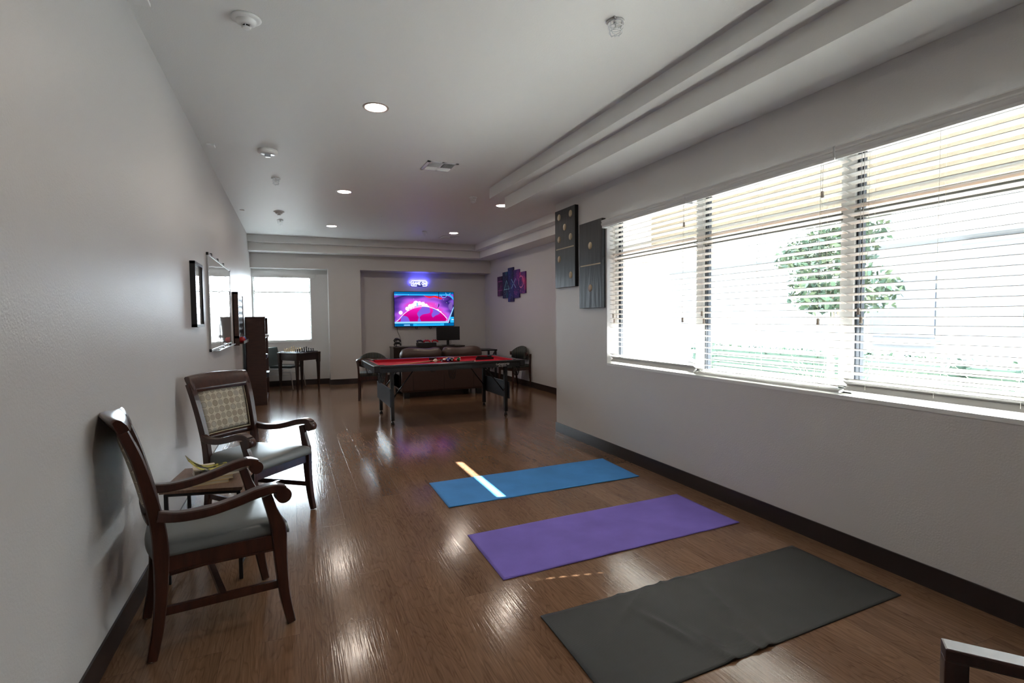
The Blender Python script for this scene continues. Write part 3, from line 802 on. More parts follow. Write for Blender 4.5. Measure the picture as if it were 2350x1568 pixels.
rack3 = [('yellow', 1, 'striped yellow ball, third row left'), ('purple', 0, 'solid purple ball, third row middle'), ('orange', 1, 'striped orange ball, third row right')]
rack4 = [('yellow', 0, 'solid yellow ball, fourth row left'), ('green', 1, 'striped green ball, fourth row right')]
rack5 = [('maroon', 0, 'solid maroon ball at the far point of the rack')]
for ri, row in enumerate((rack, rack2, rack3, rack4, rack5)):
    for i, (c, st, lb) in enumerate(row):
        px = -.005 + (i + ri * .5 - 2) * BR * 2.02 + .155; py = .02 + ri * BR * 1.76
        o = MB().ball((0, 0, 0), BR, u=20, v=14).build('billiard_ball', ballmat(c, st)); o.location = onpt(px, py, ZB + BR); o.rotation_euler = (.5 + i * .7 if st else 0, .4 * i, .35 * i + ri)
        if not st: o.rotation_euler = (0, 0, .3 * (i - 2))
        tag(o, lb, 'billiard ball', 'billiard balls gathered on the red felt')
o = MB().ball((0, 0, 0), BR * 1.05, u=20, v=14).build('cue_ball', mat('cue ball ivory', (.74, .70, .60, 1), .1)); o.location = onpt(-.10, -.02, ZB + BR * 1.05); tag(o, 'ivory cue ball lying left of the racked balls', 'cue ball')
def cue(p0, p1, z0, z1, label):
    a = Vector(onpt(p0[0], p0[1], z0)); b_ = Vector(onpt(p1[0], p1[1], z1)); d = b_ - a
    r = thing('pool_cue', label, 'pool cue', a, 0, 'pool cues lying on the table')
    f = lambda t: d * t
    MB().tube([f(.01), f(.35), f(.56)], [.006, .008, .010], 10).build('shaft', mat('maple shaft', (.62, .40, .20, 1), .3), r)
    MB().tube([f(0), f(.01)], .0058, 10).build('tip', M['whitep'], r)
    MB().tube([f(.555), f(.57)], .0108, 10).build('collar', M['black'], r)
    MB().tube([f(.57), f(.69)], [.0108, .0115], 10).build('forearm', mat('stained maple butt', (.40, .22, .10, 1), .3), r)
    MB().tube([f(.69), f(.985)], [.0118, .0145], 10).build('grip', M['black'], r)
    MB().tube([f(.985), f(1)], .0145, 10).build('bumper', M['whitep'], r)
cue((-.83, -.30), (.40, .41), ZB + .0075, ZB + .0150, 'pool cue passing behind the cue ball, black butt beyond the balls')
cue((-.85, -.37), (.40, -.30), ZB + .0075, ZB + .0150, 'pool cue lying along the near cushion')
tag(MB().box(0, .03, 0, .03, 0, .022, bev=.002).build('chalk_cube', mat('grey chalk', (.3, .33, .38, 1), .8), loc=onpt(.0, .02, ZB)), 'small grey chalk cube left of the racked balls', 'chalk')
# triangle rack
b = MB(); L_ = .30
tri = [(0, 0), (L_, 0), (L_ / 2, L_ * .866)]
ci = (L_ / 2, L_ * .289)
for i in range(3):
    p, q = Vector((*tri[i], 0)), Vector((*tri[(i + 1) % 3], 0)); c = Vector((*ci, 0))
    pi_, qi = p + (c - p) * .07, q + (c - q) * .07
    b.prism([p, q, qi, pi_], (0, 0, .036))
o = b.build('ball_rack', M['black']); o.location = onpt(.55, .10, ZB); o.rotation_euler = (0, 0, .12); tag(o, 'black triangular ball rack at the right end of the felt', 'ball rack')

# ------------------------------------------------------------------ STRIPED CHAIRS
def barrel_chair(label, loc, rz):
    r = thing('barrel_chair', label, 'chair', loc, rz, 'striped barrel back chairs by the pool table')
    W_ = M['darkwood']
    W_ = M['mahog']
    for sg in (-1, 1):
        MB().bar([(-.245, sg * .232, 0), (-.215, sg * .228, .2), (-.205, sg * .228, .42), (-.215, sg * .236, .58), (-.205, sg * .250, .66)], [.034, .038, .042, .038, .036], .032).build('leg', W_, r)
        MB().bar([(.225, sg * .225, 0), (.205, sg * .222, .2), (.20, sg * .222, .42)], [.032, .038, .042], .034).build('leg', W_, r)
    b = MB(); b.box(.185, .207, -.215, .215, .345, .405).box(-.215, -.193, -.22, .22, .345, .405)
    for sg in (-1, 1): b.box(-.20, .20, sg * .225 - .011, sg * .225 + .011, .345, .405)
    b.build('seat_rail', W_, r)
    b = MB(); b.box(-.215, .235, -.232, .232, .40, .462, bev=.022); b.build('seat', M['stripes'], r)
    # curved wooden band behind, curved upholstered shell in front
    def shell(R0, R1, ang, zb, zt, drop, mt, nm):
        rs = []; n = 22
        for i in range(n + 1):
            t = -1 + 2 * i / n; a = t * ang; cs, sn = math.cos(a), math.sin(a)
            top = zt - drop * abs(t) ** 2.2; bo = zb + .03 * t * t
            cx = .035
            rs.append([Vector((cx - R0 * cs, R0 * sn, bo)), Vector((cx - R1 * cs, R1 * sn, bo + .005)), Vector((cx - R1 * cs - .012, R1 * sn * 1.02, (bo + top) / 2)), Vector((cx - R1 * cs, R1 * sn, top - .008)), Vector((cx - (R0 + R1) / 2 * cs, (R0 + R1) / 2 * sn, top)), Vector((cx - R0 * cs, R0 * sn, top - .008))])
        return MB().rings(rs, True).build(nm, mt, r)
    shell(.225, .272, 1.05, .545, .812, .115, M['stripes'], 'backrest')
    shell(.274, .292, 1.16, .60, .715, .02, W_, 'back_band')
    return r
barrel_chair('striped barrel back chair at the left end of the pool table', (1.285, 9.33, 0), math.radians(82))
barrel_chair('striped barrel back chair by the right wall, behind the table corner', (4.06, 9.55, 0), math.radians(194))

# ------------------------------------------------------------------ SOFA
sf = thing('sofa', 'dark brown leather sofa seen from behind the pool table', 'sofa', (2.465, 9.42, 0))
L = M['leather']
MB().box(-.745, .745, -.44, -.20, .10, .70, bev=.035).build('back', L, sf)
MB().box(-.745, .745, -.25, .44, .10, .42, bev=.03).build('base', L, sf)
for sg in (-1, 1): MB().box(sg * .745, sg * .54, -.42, .48, .10, .60, bev=.05).build('arm', L, sf)
for sg in (-1, 1):
    MB().box(sg * .01, sg * .535, -.20, .46, .42, .52, bev=.04).build('seat_cushion', L, sf)
    b = MB(); rs = []; n = 18
    x0, x1 = (-.745, -.008) if sg < 0 else (.008, .745)
    for i in range(n + 1):
        t = i / n; x = x0 + (x1 - x0) * t; e = 1 - abs(2 * t - 1) ** 8
        k = .35 + .65 * math.sqrt(max(e, 0)); ring = []
        for j in range(18):
            a = 2 * PI * j / 18
            ring.append(Vector((x, -.30 + .155 * k * math.cos(a), .74 + .122 * k * math.sin(a) + .012 * math.sin(t * 9 + sg) * (math.sin(a) > 0))))
        rs.append(ring)
    b.rings(rs, True).build('head_cushion', L, sf)
for sx in (-.66, .66):
    for sy in (-.38, .40): MB().box(sx - .05, sx + .05, sy - .04, sy + .04, 0, .105).build('foot', M['black'], sf)
b = MB()
for x in (-.55, 0, .55): b.tube([(x, -.443, .12), (x, -.443, .66)], .002, 4)
b.build('back_seam', M['black'], sf)

# ------------------------------------------------------------------ MEDIA WALL
cb = thing('media_console', 'long dark wooden media console under the television', 'console', (0, 0, 0))
cx0, cx1, cy0, cy1, cz_ = 2.01, 3.60, 11.35, 11.80, .765
MB().box(cx0 - .01, cx1 + .01, cy0 - .01, cy1 + .01, cz_ - .025, cz_, bev=.003).build('top', M['darkwood'], cb)
MB().box(cx0, cx0 + .025, cy0, cy1, .04, cz_ - .025).box(cx1 - .025, cx1, cy0, cy1, .04, cz_ - .025).box(cx0, cx1, cy1 - .02, cy1, .04, cz_ - .025).box(cx0, cx1, cy0, cy1, .04, .08).build('body', M['darkwood'], cb)
for k in range(3):
    w_ = (cx1 - cx0 - .05) / 3; d = boxo('door', M['darkwood'], cx0 + .027 + k * w_, cx0 + .023 + (k + 1) * w_, cy0 - .012, cy0 + .006, .09, cz_ - .03, parent=cb, bev=.002)
    MB().ball((cx0 + .06 + k * w_, cy0 - .022, .45), .012).build('knob', M['chrome'], d)
# desk with slanted brace at the right
dk = thing('corner_desk', 'dark small desk with a slanted brace beyond the sofa', 'desk', (0, 0, 0))
MB().box(3.66, 4.16, 10.75, 11.25, .655, .685, bev=.002).build('top', M['black'], dk)
for x, y in ((3.69, 10.78), (4.13, 10.78), (3.69, 11.22), (4.13, 11.22)): MB().box(x - .02, x + .02, y - .02, y + .02, 0, .655).build('leg', M['black'], dk)
MB().tube([(4.12, 10.775, .64), (3.98, 10.775, .40)], .018, 4).build('brace', M['black'], dk)

# computer monitor
mn = thing('computer_monitor', 'black switched-off monitor standing on the media console', 'monitor', (3.27, 11.52, cz_))
MB().box(-.27, .27, -.018, .018, .115, .425, bev=.004).build('housing', M['black'], mn)
boxo('screen', mat('dark monitor screen', (.006, .006, .007, 1), .25), -.262, .262, -.0195, -.017, .123, .417, parent=mn)
MB().box(-.03, .03, .012, .03, .01, .25).build('stand_neck', M['black'], mn)
MB().box(-.13, .13, -.09, .09, 0, .012, bev=.004).build('stand_base', M['black'], mn)
MB().tube([(.06, .02, .14), (.075, .05, .06), (.08, .12, .01)], .004, 5).build('cable', M['black'], mn)
# games console box with controllers
bx = tag(MB().box(-.205, .205, -.11, .11, 0, .075, bev=.006).build('games_console', mat('dark matt casing', (.016, .016, .018, 1), .5), loc=(2.76, 11.50, cz_)), 'dark flat games console under the red controllers', 'games console')
def controller(label, m, loc, rot, grp):
    b = MB(); b.ball((0, 0, 0), .045, sx=1.25, sy=.75, sz=.42)
    for sg in (-1, 1): b.tube([(sg * .042, .0, 0), (sg * .062, -.03, -.008), (sg * .066, -.062, -.016)], [.022, .019, .013], 10)
    r = thing('game_controller', label, 'game controller', loc, 0, grp); r.rotation_euler = rot
    b.build('shell', m, r)
    for sg in (-1, 1): MB().lathe([(.009, .016), (.005, .018), (.005, .026), (.011, .028), (.001, .031)], (sg * .022, -.018, 0), 12).build('thumbstick', M['black'], r)
    return r
redm = mat('red controller shell', (.55, .015, .02, 1), .4); dkm = mat('dark controller shell', (.012, .016, .015, 1), .4)
g_ = 'game controllers on the games console'
controller('dark controller left of the red ones', dkm, (2.596, 11.48, cz_ + .120), (.2, 0, .3), g_)
controller('red controller in the middle of the games console', redm, (2.762, 11.47, cz_ + .120), (.2, .0, -.1), g_)
controller('red controller at the right of the games console', redm, (2.928, 11.46, cz_ + .120), (.2, 0, .2), g_)
st = thing('controller_stand', 'black stand at the left end of the media console', 'stand', (2.10, 11.53, cz_))
MB().lathe([(.06, 0), (.062, .006), (.02, .012), (.010, .02), (.010, .17), (.001, .17)], (0, 0, 0), 20).box(-.07, .07, -.03, .0, .055, .062).box(-.07, .07, -.03, .0, .135, .142).build('post', M['black'], st)
controller('black controller hung on the upper cradle of the stand', M['black'], (2.105, 11.46, cz_ + .168), (.9, 0, .2), 'black controllers on the stand')
controller('black controller hung on the lower cradle of the stand', M['black'], (2.115, 11.46, cz_ + .088), (.9, 0, -.2), 'black controllers on the stand')
tag(MB().tube([(2.20, YA - .01, 1.20), (2.22, YA - .008, 1.08), (2.26, YA - .012, .98), (2.29, YA - .03, .86), (2.30, YA - .06, .70), (2.30, YA - .05, .4), (2.30, YA - .04, .02)], .004, 6).build('power_cable', M['black']), 'thin black cable hanging from the television to behind the console', 'cable')

# television with picture
tv = thing('television', 'wide wall-mounted television showing a pink planet', 'television', (2.828, YA - .022, 1.592))
TW, TH = .698, .400
MB().box(-TW, TW, -.075, -.035, -TH, TH, bev=.004).build('housing', M['black'], tv)
boxo('wall_bracket', M['black'], -.2, .2, -.036, 0, -.15, .15, parent=tv)
for sx in (-.185, .135): MB().tube([(sx - .02, -.04, -.39), (sx - .025, -.04, -.44), (sx, -.04, -.455), (sx + .02, -.04, -.44), (sx + .015, -.04, -.39)], .006, 6).build('cable_loop', M['black'], tv)
SCR = .22
def em(name, c, s=1.0):
    m = bpy.data.materials.new(name); m.use_nodes = True; t = m.node_tree
    for n in list(t.nodes): t.nodes.remove(n)
    o = t.nodes.new('ShaderNodeOutputMaterial'); e = t.nodes.new('ShaderNodeEmission'); e.inputs[0].default_value = c; e.inputs[1].default_value = s * (SCR if s < 1.3 else 1)
    t.links.new(e.outputs[0], o.inputs[0]); return m
# sky gradient of the picture, in screen-local coordinates
ms = em('screen sky', (1, 1, 1, 1), 1.0); t = ms.node_tree; e = [n for n in t.nodes if n.type == 'EMISSION'][0]
class N2(NT):
    def __init__(s, m): s.m = m; s.t = m.node_tree
N = N2(ms); tc = N.n('ShaderNodeTexCoord'); sep = N.n('ShaderNodeSeparateXYZ'); N.l(tc.outputs['Object'], sep.inputs[0])
nz = N.n('ShaderNodeTexNoise'); nz.inputs['Scale'].default_value = 1.6; nz.inputs['Detail'].default_value = 1
mp = N.n('ShaderNodeMapping'); mp.inputs['Scale'].default_value = (1, 1, 3); mp.inputs['Rotation'].default_value = (0, -.5, 0); N.l(tc.outputs['Object'], mp.inputs[0]); N.l(mp.outputs[0], nz.inputs['Vector'])
d = N.math('SQRT', N.math('ADD', N.math('POWER', N.math('ADD', sep.outputs['X'], .03), 2.), N.math('POWER', N.math('ADD', sep.outputs['Z'], .50), 2.)))
v = N.math('ADD', d, N.math('MULTIPLY', N.math('SUBTRACT', nz.outputs['Fac'], .5), .55))
N.l(N.ramp(v, [(.50, (.95, .25, .85, 1)), (.60, (.78, .06, .50, 1)), (.70, (.45, .10, .75, 1)), (.80, (.12, .04, .35, 1)), (.92, (.02, .012, .12, 1)), (1.0, (.20, .08, .55, 1))]), e.inputs[0])
mp_ = em('planet pink', (1, 1, 1, 1), 1.0); N = N2(mp_); tc = N.n('ShaderNodeTexCoord'); sep = N.n('ShaderNodeSeparateXYZ'); N.l(tc.outputs['Object'], sep.inputs[0])
nz = N.n('ShaderNodeTexNoise'); nz.inputs['Scale'].default_value = 4.5; nz.inputs['Detail'].default_value = 0; N.l(tc.outputs['Object'], nz.inputs['Vector'])
base = N.ramp(N.math('ADD', N.math('MULTIPLY', sep.outputs['Z'], 2.0), .72), [(0, (.45, 0, .16, 1)), (.35, (.50, 0, .20, 1)), (.7, (.75, .01, .40, 1)), (1, (.95, .12, .65, 1))])
mk = N.math('GREATER_THAN', nz.outputs['Fac'], .56)
mx = N.n('ShaderNodeMix', data_type='RGBA'); N.l(mk, mx.inputs['Factor']); N.l(base, mx.inputs['A']); mx.inputs['B'].default_value = (.20, .10, .66, 1)
N.l(mx.outputs['Result'], [n for n in mp_.node_tree.nodes if n.type == 'EMISSION'][0].inputs[0])
mats = [ms, mp_, em('halo white', (.85, .75, 1, 1), 1.1), em('frame blue', (.0, .12, .35, 1), 1), em('frame bright blue', (.02, .40, .95, 1), 1.1), em('crescent red', (.85, .02, .02, 1), 1.1), em('pale blue', (.25, .55, .95, 1), 1.1), em('dark navy', (.005, .02, .06, 1), 1), em('violet grey', (.18, .10, .40, 1), 1)]
b = MB(); Y0 = -.0757
def poly(pts, mi, lay): 
    y = Y0 - lay * .00025
    f = b.bm.faces.new([b.bm.verts.new((x, y, z)) for x, z in pts]); f.material_index = mi
w_, h_ = TW - .010, TH - .012
b.prism([(-w_, -.0755, -h_), (w_, -.0755, -h_), (w_, -.0755, h_), (-w_, -.0755, h_)], (0, .001, 0), 0)
def arcp(cx, cz, R_, a0, a1, n=30): return [(cx + R_ * math.cos(a0 + (a1 - a0) * k / n), cz + R_ * math.sin(a0 + (a1 - a0) * k / n)) for k in range(n + 1)]
clip = lambda P: [(max(-w_, min(w_, x)), max(-h_, min(h_, z))) for x, z in P]
# cloud puffs along the horizon of the planet
for k, (x, z, R_) in enumerate([(-.40, .03, .045), (-.33, .08, .055), (-.27, .10, .05), (-.20, .145, .065), (-.12, .15, .05), (-.04, .135, .05), (.03, .10, .045), (.30, -.02, .04), (.36, -.06, .035), (.40, -.11, .03), (-.55, -.06, .045), (.08, .07, .03)]):
    poly(arcp(x, z - .02, R_, 0, 2 * PI, 20)[:-1], 2, 1 + k * .1)
planet = [(x, z) for x, z in arcp(-.03, -.62, .685, .62, PI - .62, 40)]
planet = clip(planet); planet = [(-.66, -.275)] + [(x, z) for x, z in planet[::-1] if z > -.27] + [(.50, -.275)]
poly(planet[::-1], 2, 3); pl2 = [(x * .985 - .002, z - .012) for x, z in planet]; poly(pl2[::-1], 1, 3.5)
poly([(-.185, .145), (-.155, .145), (-.150, .06), (-.19, .06)], 6, 4)
# frame bars
poly([(-w_, h_ - .045), (w_, h_ - .045), (w_, h_), (-w_, h_)], 3, 4)
poly([(-w_, h_ - .078), (w_ - .10, h_ - .078), (w_, h_ - .18), (w_, h_ - .13), (w_ - .08, h_ - .048), (-w_, h_ - .048)], 4, 4.2)
poly([(-w_, -h_), (w_, -h_), (w_, -h_ + .065), (-w_, -h_ + .065)], 3, 4); poly([(-.27, -h_ + .004), (.45, -h_ + .004), (.45, -h_ + .055), (-.27, -h_ + .055)], 4, 4.3)
poly([(-w_, -h_ + .065), (.55, -h_ + .065), (.55, -h_ + .105), (-w_, -h_ + .105)], 6, 4.1)
poly([(.52, -h_ + .08), (.56, -h_ + .08), (w_, .02), (w_, .06)], 6, 4.4); poly([(.56, -h_ + .06), (w_, -h_ + .06), (w_, .02)], 7, 4.3)
poly([(.60, -h_ + .07), (w_, -h_ + .07), (w_, -h_ + .205), (.60, -h_ + .205)], 4, 4.6); poly([(.635, -h_ + .135), (.685, -h_ + .135), (.685, -h_ + .15), (.635, -h_ + .15)], 2, 4.8)
# red crescent, moons
cr_ = [(-.03, .315), (.05, .27), (.13, .25), (.22, .275), (.30, .25), (.38, .225), (.42, .235), (.40, .26), (.33, .28), (.25, .31), (.17, .29), (.08, .29)]
poly(cr_[::-1], 5, 4.6)
poly(arcp(.66, .06, .10, PI * .5, PI * 1.5, 20), 8, 2); poly([(.33, .14), (.345, .10), (.335, .055), (.29, .015), (.315, .055), (.322, .10)], 7, 3)
poly([(.325, .40 - .012), (.34, .40 - .012), (.34, .24), (.325, .24)], 7, 4.9)
for cx, cz, R_ in ((.455, .335, .075), (.555, .385, .06)):
    A_ = arcp(cx, cz, R_, PI * 1.02, PI * 1.95, 18); B2 = arcp(cx, cz, R_ - .008, PI * 1.02, PI * 1.95, 18)
    for k in range(18): poly([A_[k], A_[k + 1], B2[k + 1], B2[k]][::-1], 6, 5)
for x, z in ((-.63, .32), (-.37, .325), (-.25, .23), (.45, .215), (.26, .115), (-.01, .18), (.52, .15)): poly([(x - .006, z), (x, z - .006), (x + .006, z), (x, z + .006)], 2, 5)
for k in range(7): x = -.48 + k * .02; poly([(x, -h_ + .01), (x + .012, -h_ + .01), (x + .012, -h_ + .04 + .01 * (k % 2)), (x, -h_ + .04)], 6, 5)
for k in range(22): x = -.18 + k * .025; poly([(x, -h_ + .03), (x + .012, -h_ + .03), (x + .012, -h_ + .045), (x, -h_ + .045)], 3, 5)
sc_o = b.build('screen', mats, tv)
sc_o.data.update()

# neon sign
ns = thing('neon_sign', 'blue-white neon sign reading GAME ON above the television', 'neon sign', (2.722, YA, 2.177))
MN = em('blue white neon tube', (.62, .66, 1.0, 1), 1.3)
MNb = em('blue neon backlight', (.06, .06, 1.0, 1), 34.0)
bk = mat('clear acrylic back', (.10, .10, .35, 1), .2)
MB().box(-.195, .195, -.030, -.025, -.068, .068, bev=.001).build('backing', bk, ns)
w2, h2, rr = .180, .056, .02
path = [(-.055, -h2)] + [(-w2 + rr - rr * math.sin(a), -h2 + rr - rr * math.cos(a)) for a in (0, .4, .8, 1.2, PI / 2)] + [(-w2 + rr - rr * math.cos(a), h2 - rr + rr * math.sin(a)) for a in (0, .4, .8, 1.2, PI / 2)] + [(w2 - rr + rr * math.sin(a), h2 - rr + rr * math.cos(a)) for a in (0, .4, .8, 1.2, PI / 2)] + [(w2 - rr + rr * math.cos(a), -h2 + rr - rr * math.sin(a)) for a in (0, .4, .8, 1.2, PI / 2)] + [(.085, -h2)]
MB().tube([(x, -.038, z) for x, z in path], .0055, 6).build('border_tube', MN, ns)
lt = {'G': [[(.9, .8), (.5, 1), (.1, .8), (0, .5), (.1, .2), (.5, 0), (.95, .15), (.95, .5), (.55, .5)]], 'A': [[(0, 0), (.5, 1)], [(.5, 1), (1, 0)], [(.25, .35), (.75, .35)]], 'M': [[(0, 0), (.1, 1)], [(.1, 1), (.5, .3)], [(.5, .3), (.9, 1)], [(.9, 1), (1, 0)]], 'E': [[(.9, 1), (.05, 1), (.05, 0), (.9, 0)], [(.05, .5), (.7, .5)]],
      'O': [[(.5, 0), (.1, .2), (0, .5), (.1, .8), (.5, 1), (.9, .8), (1, .5), (.9, .2), (.5, 0)]], 'N': [[(0, 0), (0, 1)], [(0, 1), (1, 0)], [(1, 0), (1, 1)]]}
x = -.152
for ch in 'GAME ON':
    if ch == ' ': x += .018; continue
    wd = .039 if ch != 'M' else .046; b = MB()
    for st_ in lt[ch]: b.tube([(x + p[0] * wd, -.038, -.030 + p[1] * .062) for p in st_], .0042, 6)
    b.build('letter', MN, ns); x += wd + .009
b = MB(); b.tube([(-.185, -.018, .0), (-.185, -.018, .058), (.185, -.018, .058), (.185, -.018, 0)], .004, 5); b.build('glow_tube', MNb, ns)

# five panel canvas on the far right wall
def panel_bg(seed):
    m = mat('galaxy print', (.02, .01, .06, 1), .5); N = NT(m); tc = N.n('ShaderNodeTexCoord')
    nz = N.n('ShaderNodeTexNoise'); nz.inputs['Scale'].default_value = 4; nz.inputs['Detail'].default_value = 5
    ad = N.n('ShaderNodeVectorMath', operation='ADD'); ad.inputs[1].default_value = (0, seed, 0); N.l(tc.outputs['Object'], ad.inputs[0]); N.l(ad.outputs[0], nz.inputs['Vector'])
    c = {0: ((.02, .008, .03, 1), (.05, .012, .06, 1), (.16, .03, .14, 1)), 1: ((.006, .006, .03, 1), (.01, .02, .07, 1), (.01, .12, .16, 1)), 2: ((.008, .008, .05, 1), (.012, .02, .12, 1), (.02, .06, .30, 1)), 3: ((.012, .008, .09, 1), (.03, .012, .14, 1), (.18, .02, .20, 1)), 4: ((.02, .008, .12, 1), (.08, .01, .14, 1), (.5, .02, .14, 1))}[seed]
    N.l(N.ramp(nz.outputs['Fac'], [(.35, c[0]), (.52, c[1]), (.68, c[2])]), N.b.inputs['Base Color']); return m
sym = {'sq': mat('magenta line', (.32, .07, .26, 1), .5), 'tr': mat('teal line', (.22, .50, .52, 1), .5), 'xx': mat('light blue line', (.28, .48, .72, 1), .5), 'oo': mat('pink line', (.75, .22, .38, 1), .5)}
PN = [(10.790, 11.085, 1.862, 2.293), (10.478, 10.770, 1.802, 2.368), (10.165, 10.462, 1.717, 2.436), (9.858, 10.150, 1.788, 2.368), (9.552, 9.842, 1.868, 2.300)]
strokes = []
def seg(p, q, w_, m): strokes.append((p, q, w_, m))
sq = [(11.045, 1.985), (10.77, 1.985), (10.77, 2.185), (11.045, 2.185)]
for i in range(4): seg(sq[i], sq[(i + 1) % 4], .016, 'sq')
tr_ = [(10.68, 1.99), (10.40, 1.99), (10.54, 2.18)]
for i in range(3): seg(tr_[i], tr_[(i + 1) % 3], .018, 'tr')
seg((10.27, 2.185), (10.03, 2.00), .018, 'xx'); seg((10.04, 2.185), (10.27, 1.995), .018, 'xx')
for k in range(28):
    a0, a1 = 2 * PI * k / 28, 2 * PI * (k + 1) / 28; seg((9.765 + .115 * math.cos(a0), 2.105 + .115 * math.sin(a0)), (9.765 + .115 * math.cos(a1), 2.105 + .115 * math.sin(a1)), .018, 'oo')
def clip_poly(P, ax, lim, keep_gt):
    out = []
    for i in range(len(P)):
        a, c = P[i], P[(i + 1) % len(P)]; ia = (a[ax] > lim) == keep_gt; ic = (c[ax] > lim) == keep_gt
        if ia: out.append(a)
        if ia != ic:
            t = (lim - a[ax]) / (c[ax] - a[ax]); out.append((a[0] + (c[0] - a[0]) * t, a[1] + (c[1] - a[1]) * t))
    return out
plab = ['leftmost canvas of the five, with the magenta square', 'second canvas of the five, with the teal triangle', 'tallest middle canvas of the five, holding half the blue cross', 'fourth canvas of the five, right half of the blue cross', 'rightmost canvas of the five, with the pink ring']
for k, (y0, y1, z0, z1) in enumerate(PN):
    yc, zc = (y0 + y1) / 2, (z0 + z1) / 2; b = MB()
    b.box(-.028, 0, y0 - yc, y1 - yc, z0 - zc, z1 - zc, mi=0)
    for n_, (p, q, w_, m) in enumerate(strokes):
        d = Vector((q[0] - p[0], q[1] - p[1])); d.normalize(); nn = Vector((-d.y, d.x)) * w_ / 2; d *= w_ * .4
        P = [(p[0] - d.x + nn.x, p[1] - d.y + nn.y), (q[0] + d.x + nn.x, q[1] + d.y + nn.y), (q[0] + d.x - nn.x, q[1] + d.y - nn.y), (p[0] - d.x - nn.x, p[1] - d.y - nn.y)]
        for ax, lim, gt in ((0, y0 + .002, True), (0, y1 - .002, False)): P = clip_poly(P, ax, lim, gt) if P else P
        if len(P) >= 3:
            mi = 1 + ['sq', 'tr', 'xx', 'oo'].index(m)
            f = b.bm.faces.new([b.bm.verts.new((-.0283 - n_ * .00001, a - yc, c - zc)) for a, c in P]); f.material_index = mi
    # splatter specks
    rnd = random.Random(k + 5)
    for _ in range(26):
        yy_, zz_ = rnd.uniform(y0 + .02, y1 - .02) - yc, rnd.uniform(z0 + .03, z1 - .03) - zc; q = rnd.uniform(.003, .008)
        f = b.bm.faces.new([b.bm.verts.new((-.02835, yy_ + a * q, zz_ + c * q)) for a, c in ((-1, 0), (0, -1.2), (1, 0), (0, 1.2))]); f.material_index = [1, 2, 3, 4, 4][k]
    o = b.build('canvas_panel', [panel_bg(k)] + [sym[s] for s in ('sq', 'tr', 'xx', 'oo')]); o.location = (RFX + .002, yc, zc)
    tag(o, plab[k], 'canvas print', 'five stepped canvas panels on the far right wall')

# ------------------------------------------------------------------ DOMINO PAINTINGS
gold = mat('matt gold paint', (.42, .33, .20, 1), .5)
dm = mat('black gloss canvas', (.013, .013, .015, 1), .32, spec=.30); N = NT(dm); tc = N.n('ShaderNodeTexCoord')
mp = N.n('ShaderNodeMapping'); mp.inputs['Scale'].default_value = (1, 14, 2); N.l(tc.outputs['Object'], mp.inputs[0]); nz = N.n('ShaderNodeTexNoise'); nz.inputs['Scale'].default_value = 1.3; N.l(mp.outputs[0], nz.inputs['Vector'])
n3 = N.n('ShaderNodeTexNoise'); n3.inputs['Scale'].default_value = 260; N.l(tc.outputs['Object'], n3.inputs['Vector'])
N.l(N.bump(n3.outputs['Fac'], .3, .001, N.bump(nz.outputs['Fac'], .15, .02)), N.b.inputs['Normal'])
def domino(label, y0, y1, z0, z1, dots, depth=.045):
    yc, zc = (y0 + y1) / 2, (z0 + z1) / 2; h = (z1 - z0) / 2; w_ = (y1 - y0) / 2
    b = MB(); b.box(-depth, 0, -w_, w_, -h, h, mi=0, bev=.002)
    for dy, dz in dots: b.lathe([(.038, 0), (.038, -.0012), (.001, -.0014)], (-depth, dy, dz), 24, mi=1, axis='X')
    b.box(-depth - .0012, -depth, -w_ * .88, w_ * .88, -.006, .006, mi=1)
    o = b.build('domino_painting', [dm, gold]); o.location = (RX + .002, yc, zc)
    return tag(o, label, 'painting', 'domino paintings beside the window')
domino('black domino painting with seven gold dots, at the wall corner', 5.075, 5.545, 1.722, 2.613, [(.135, .365), (-.135, .365), (0, .235), (.135, .11), (-.135, .11), (.135, -.115), (-.135, -.315)])
domino('black domino painting with two gold dots, beside the window', 4.535, 4.985, 1.474, 2.372, [(0, .20), (0, -.24)])

# ------------------------------------------------------------------ LEFT WALL ITEMS
pf = thing('picture_frame', 'narrow black framed picture under glass, nearest on the left wall', 'framed picture', (LX, 4.985, 1.592))
hy, hz, dp = .195, .262, .038
b = MB(); t = .022
b.box(0, dp, -hy, -hy + t, -hz, hz).box(0, dp, hy - t, hy, -hz, hz).box(0, dp, -hy, hy, -hz, -hz + t).box(0, dp, -hy, hy, hz - t, hz)
b.build('frame', M['black'], pf)
boxo('print', mat('glazed pale print', (.55, .55, .54, 1), .04, spec=.9, coat=1), .0, .024, -hy + t, hy - t, -hz + t, hz - t, parent=pf)
wb = thing('whiteboard', 'glossy whiteboard with markers on its tray, left wall', 'whiteboard', (LX, 6.67, 1.555))
wy, wz = .965, .47
mwb = mat('whiteboard enamel', (.66, .67, .67, 1), .04, spec=.8, coat=1); N = NT(mwb); tc = N.n('ShaderNodeTexCoord'); nz = N.n('ShaderNodeTexNoise'); nz.inputs['Scale'].default_value = 1.6; nz.inputs['Detail'].default_value = 1; N.l(tc.outputs['Object'], nz.inputs['Vector'])
nbp = N.bump(nz.outputs['Fac'], .12, .05); N.l(nbp, N.b.inputs['Normal']); N.l(nbp, N.b.inputs['Coat Normal'])
boxo('surface', mwb, .004, .013, -wy + .01, wy - .01, -wz + .01, wz - .01, parent=wb)
b = MB(); b.box(0, .018, -wy, -wy + .018, -wz, wz).box(0, .018, wy - .018, wy, -wz, wz).box(0, .018, -wy, wy, -wz, -wz + .018).box(0, .018, -wy, wy, wz - .018, wz)
b.build('frame', mat('brushed aluminium', (.55, .55, .55, 1), .35, .7), wb)
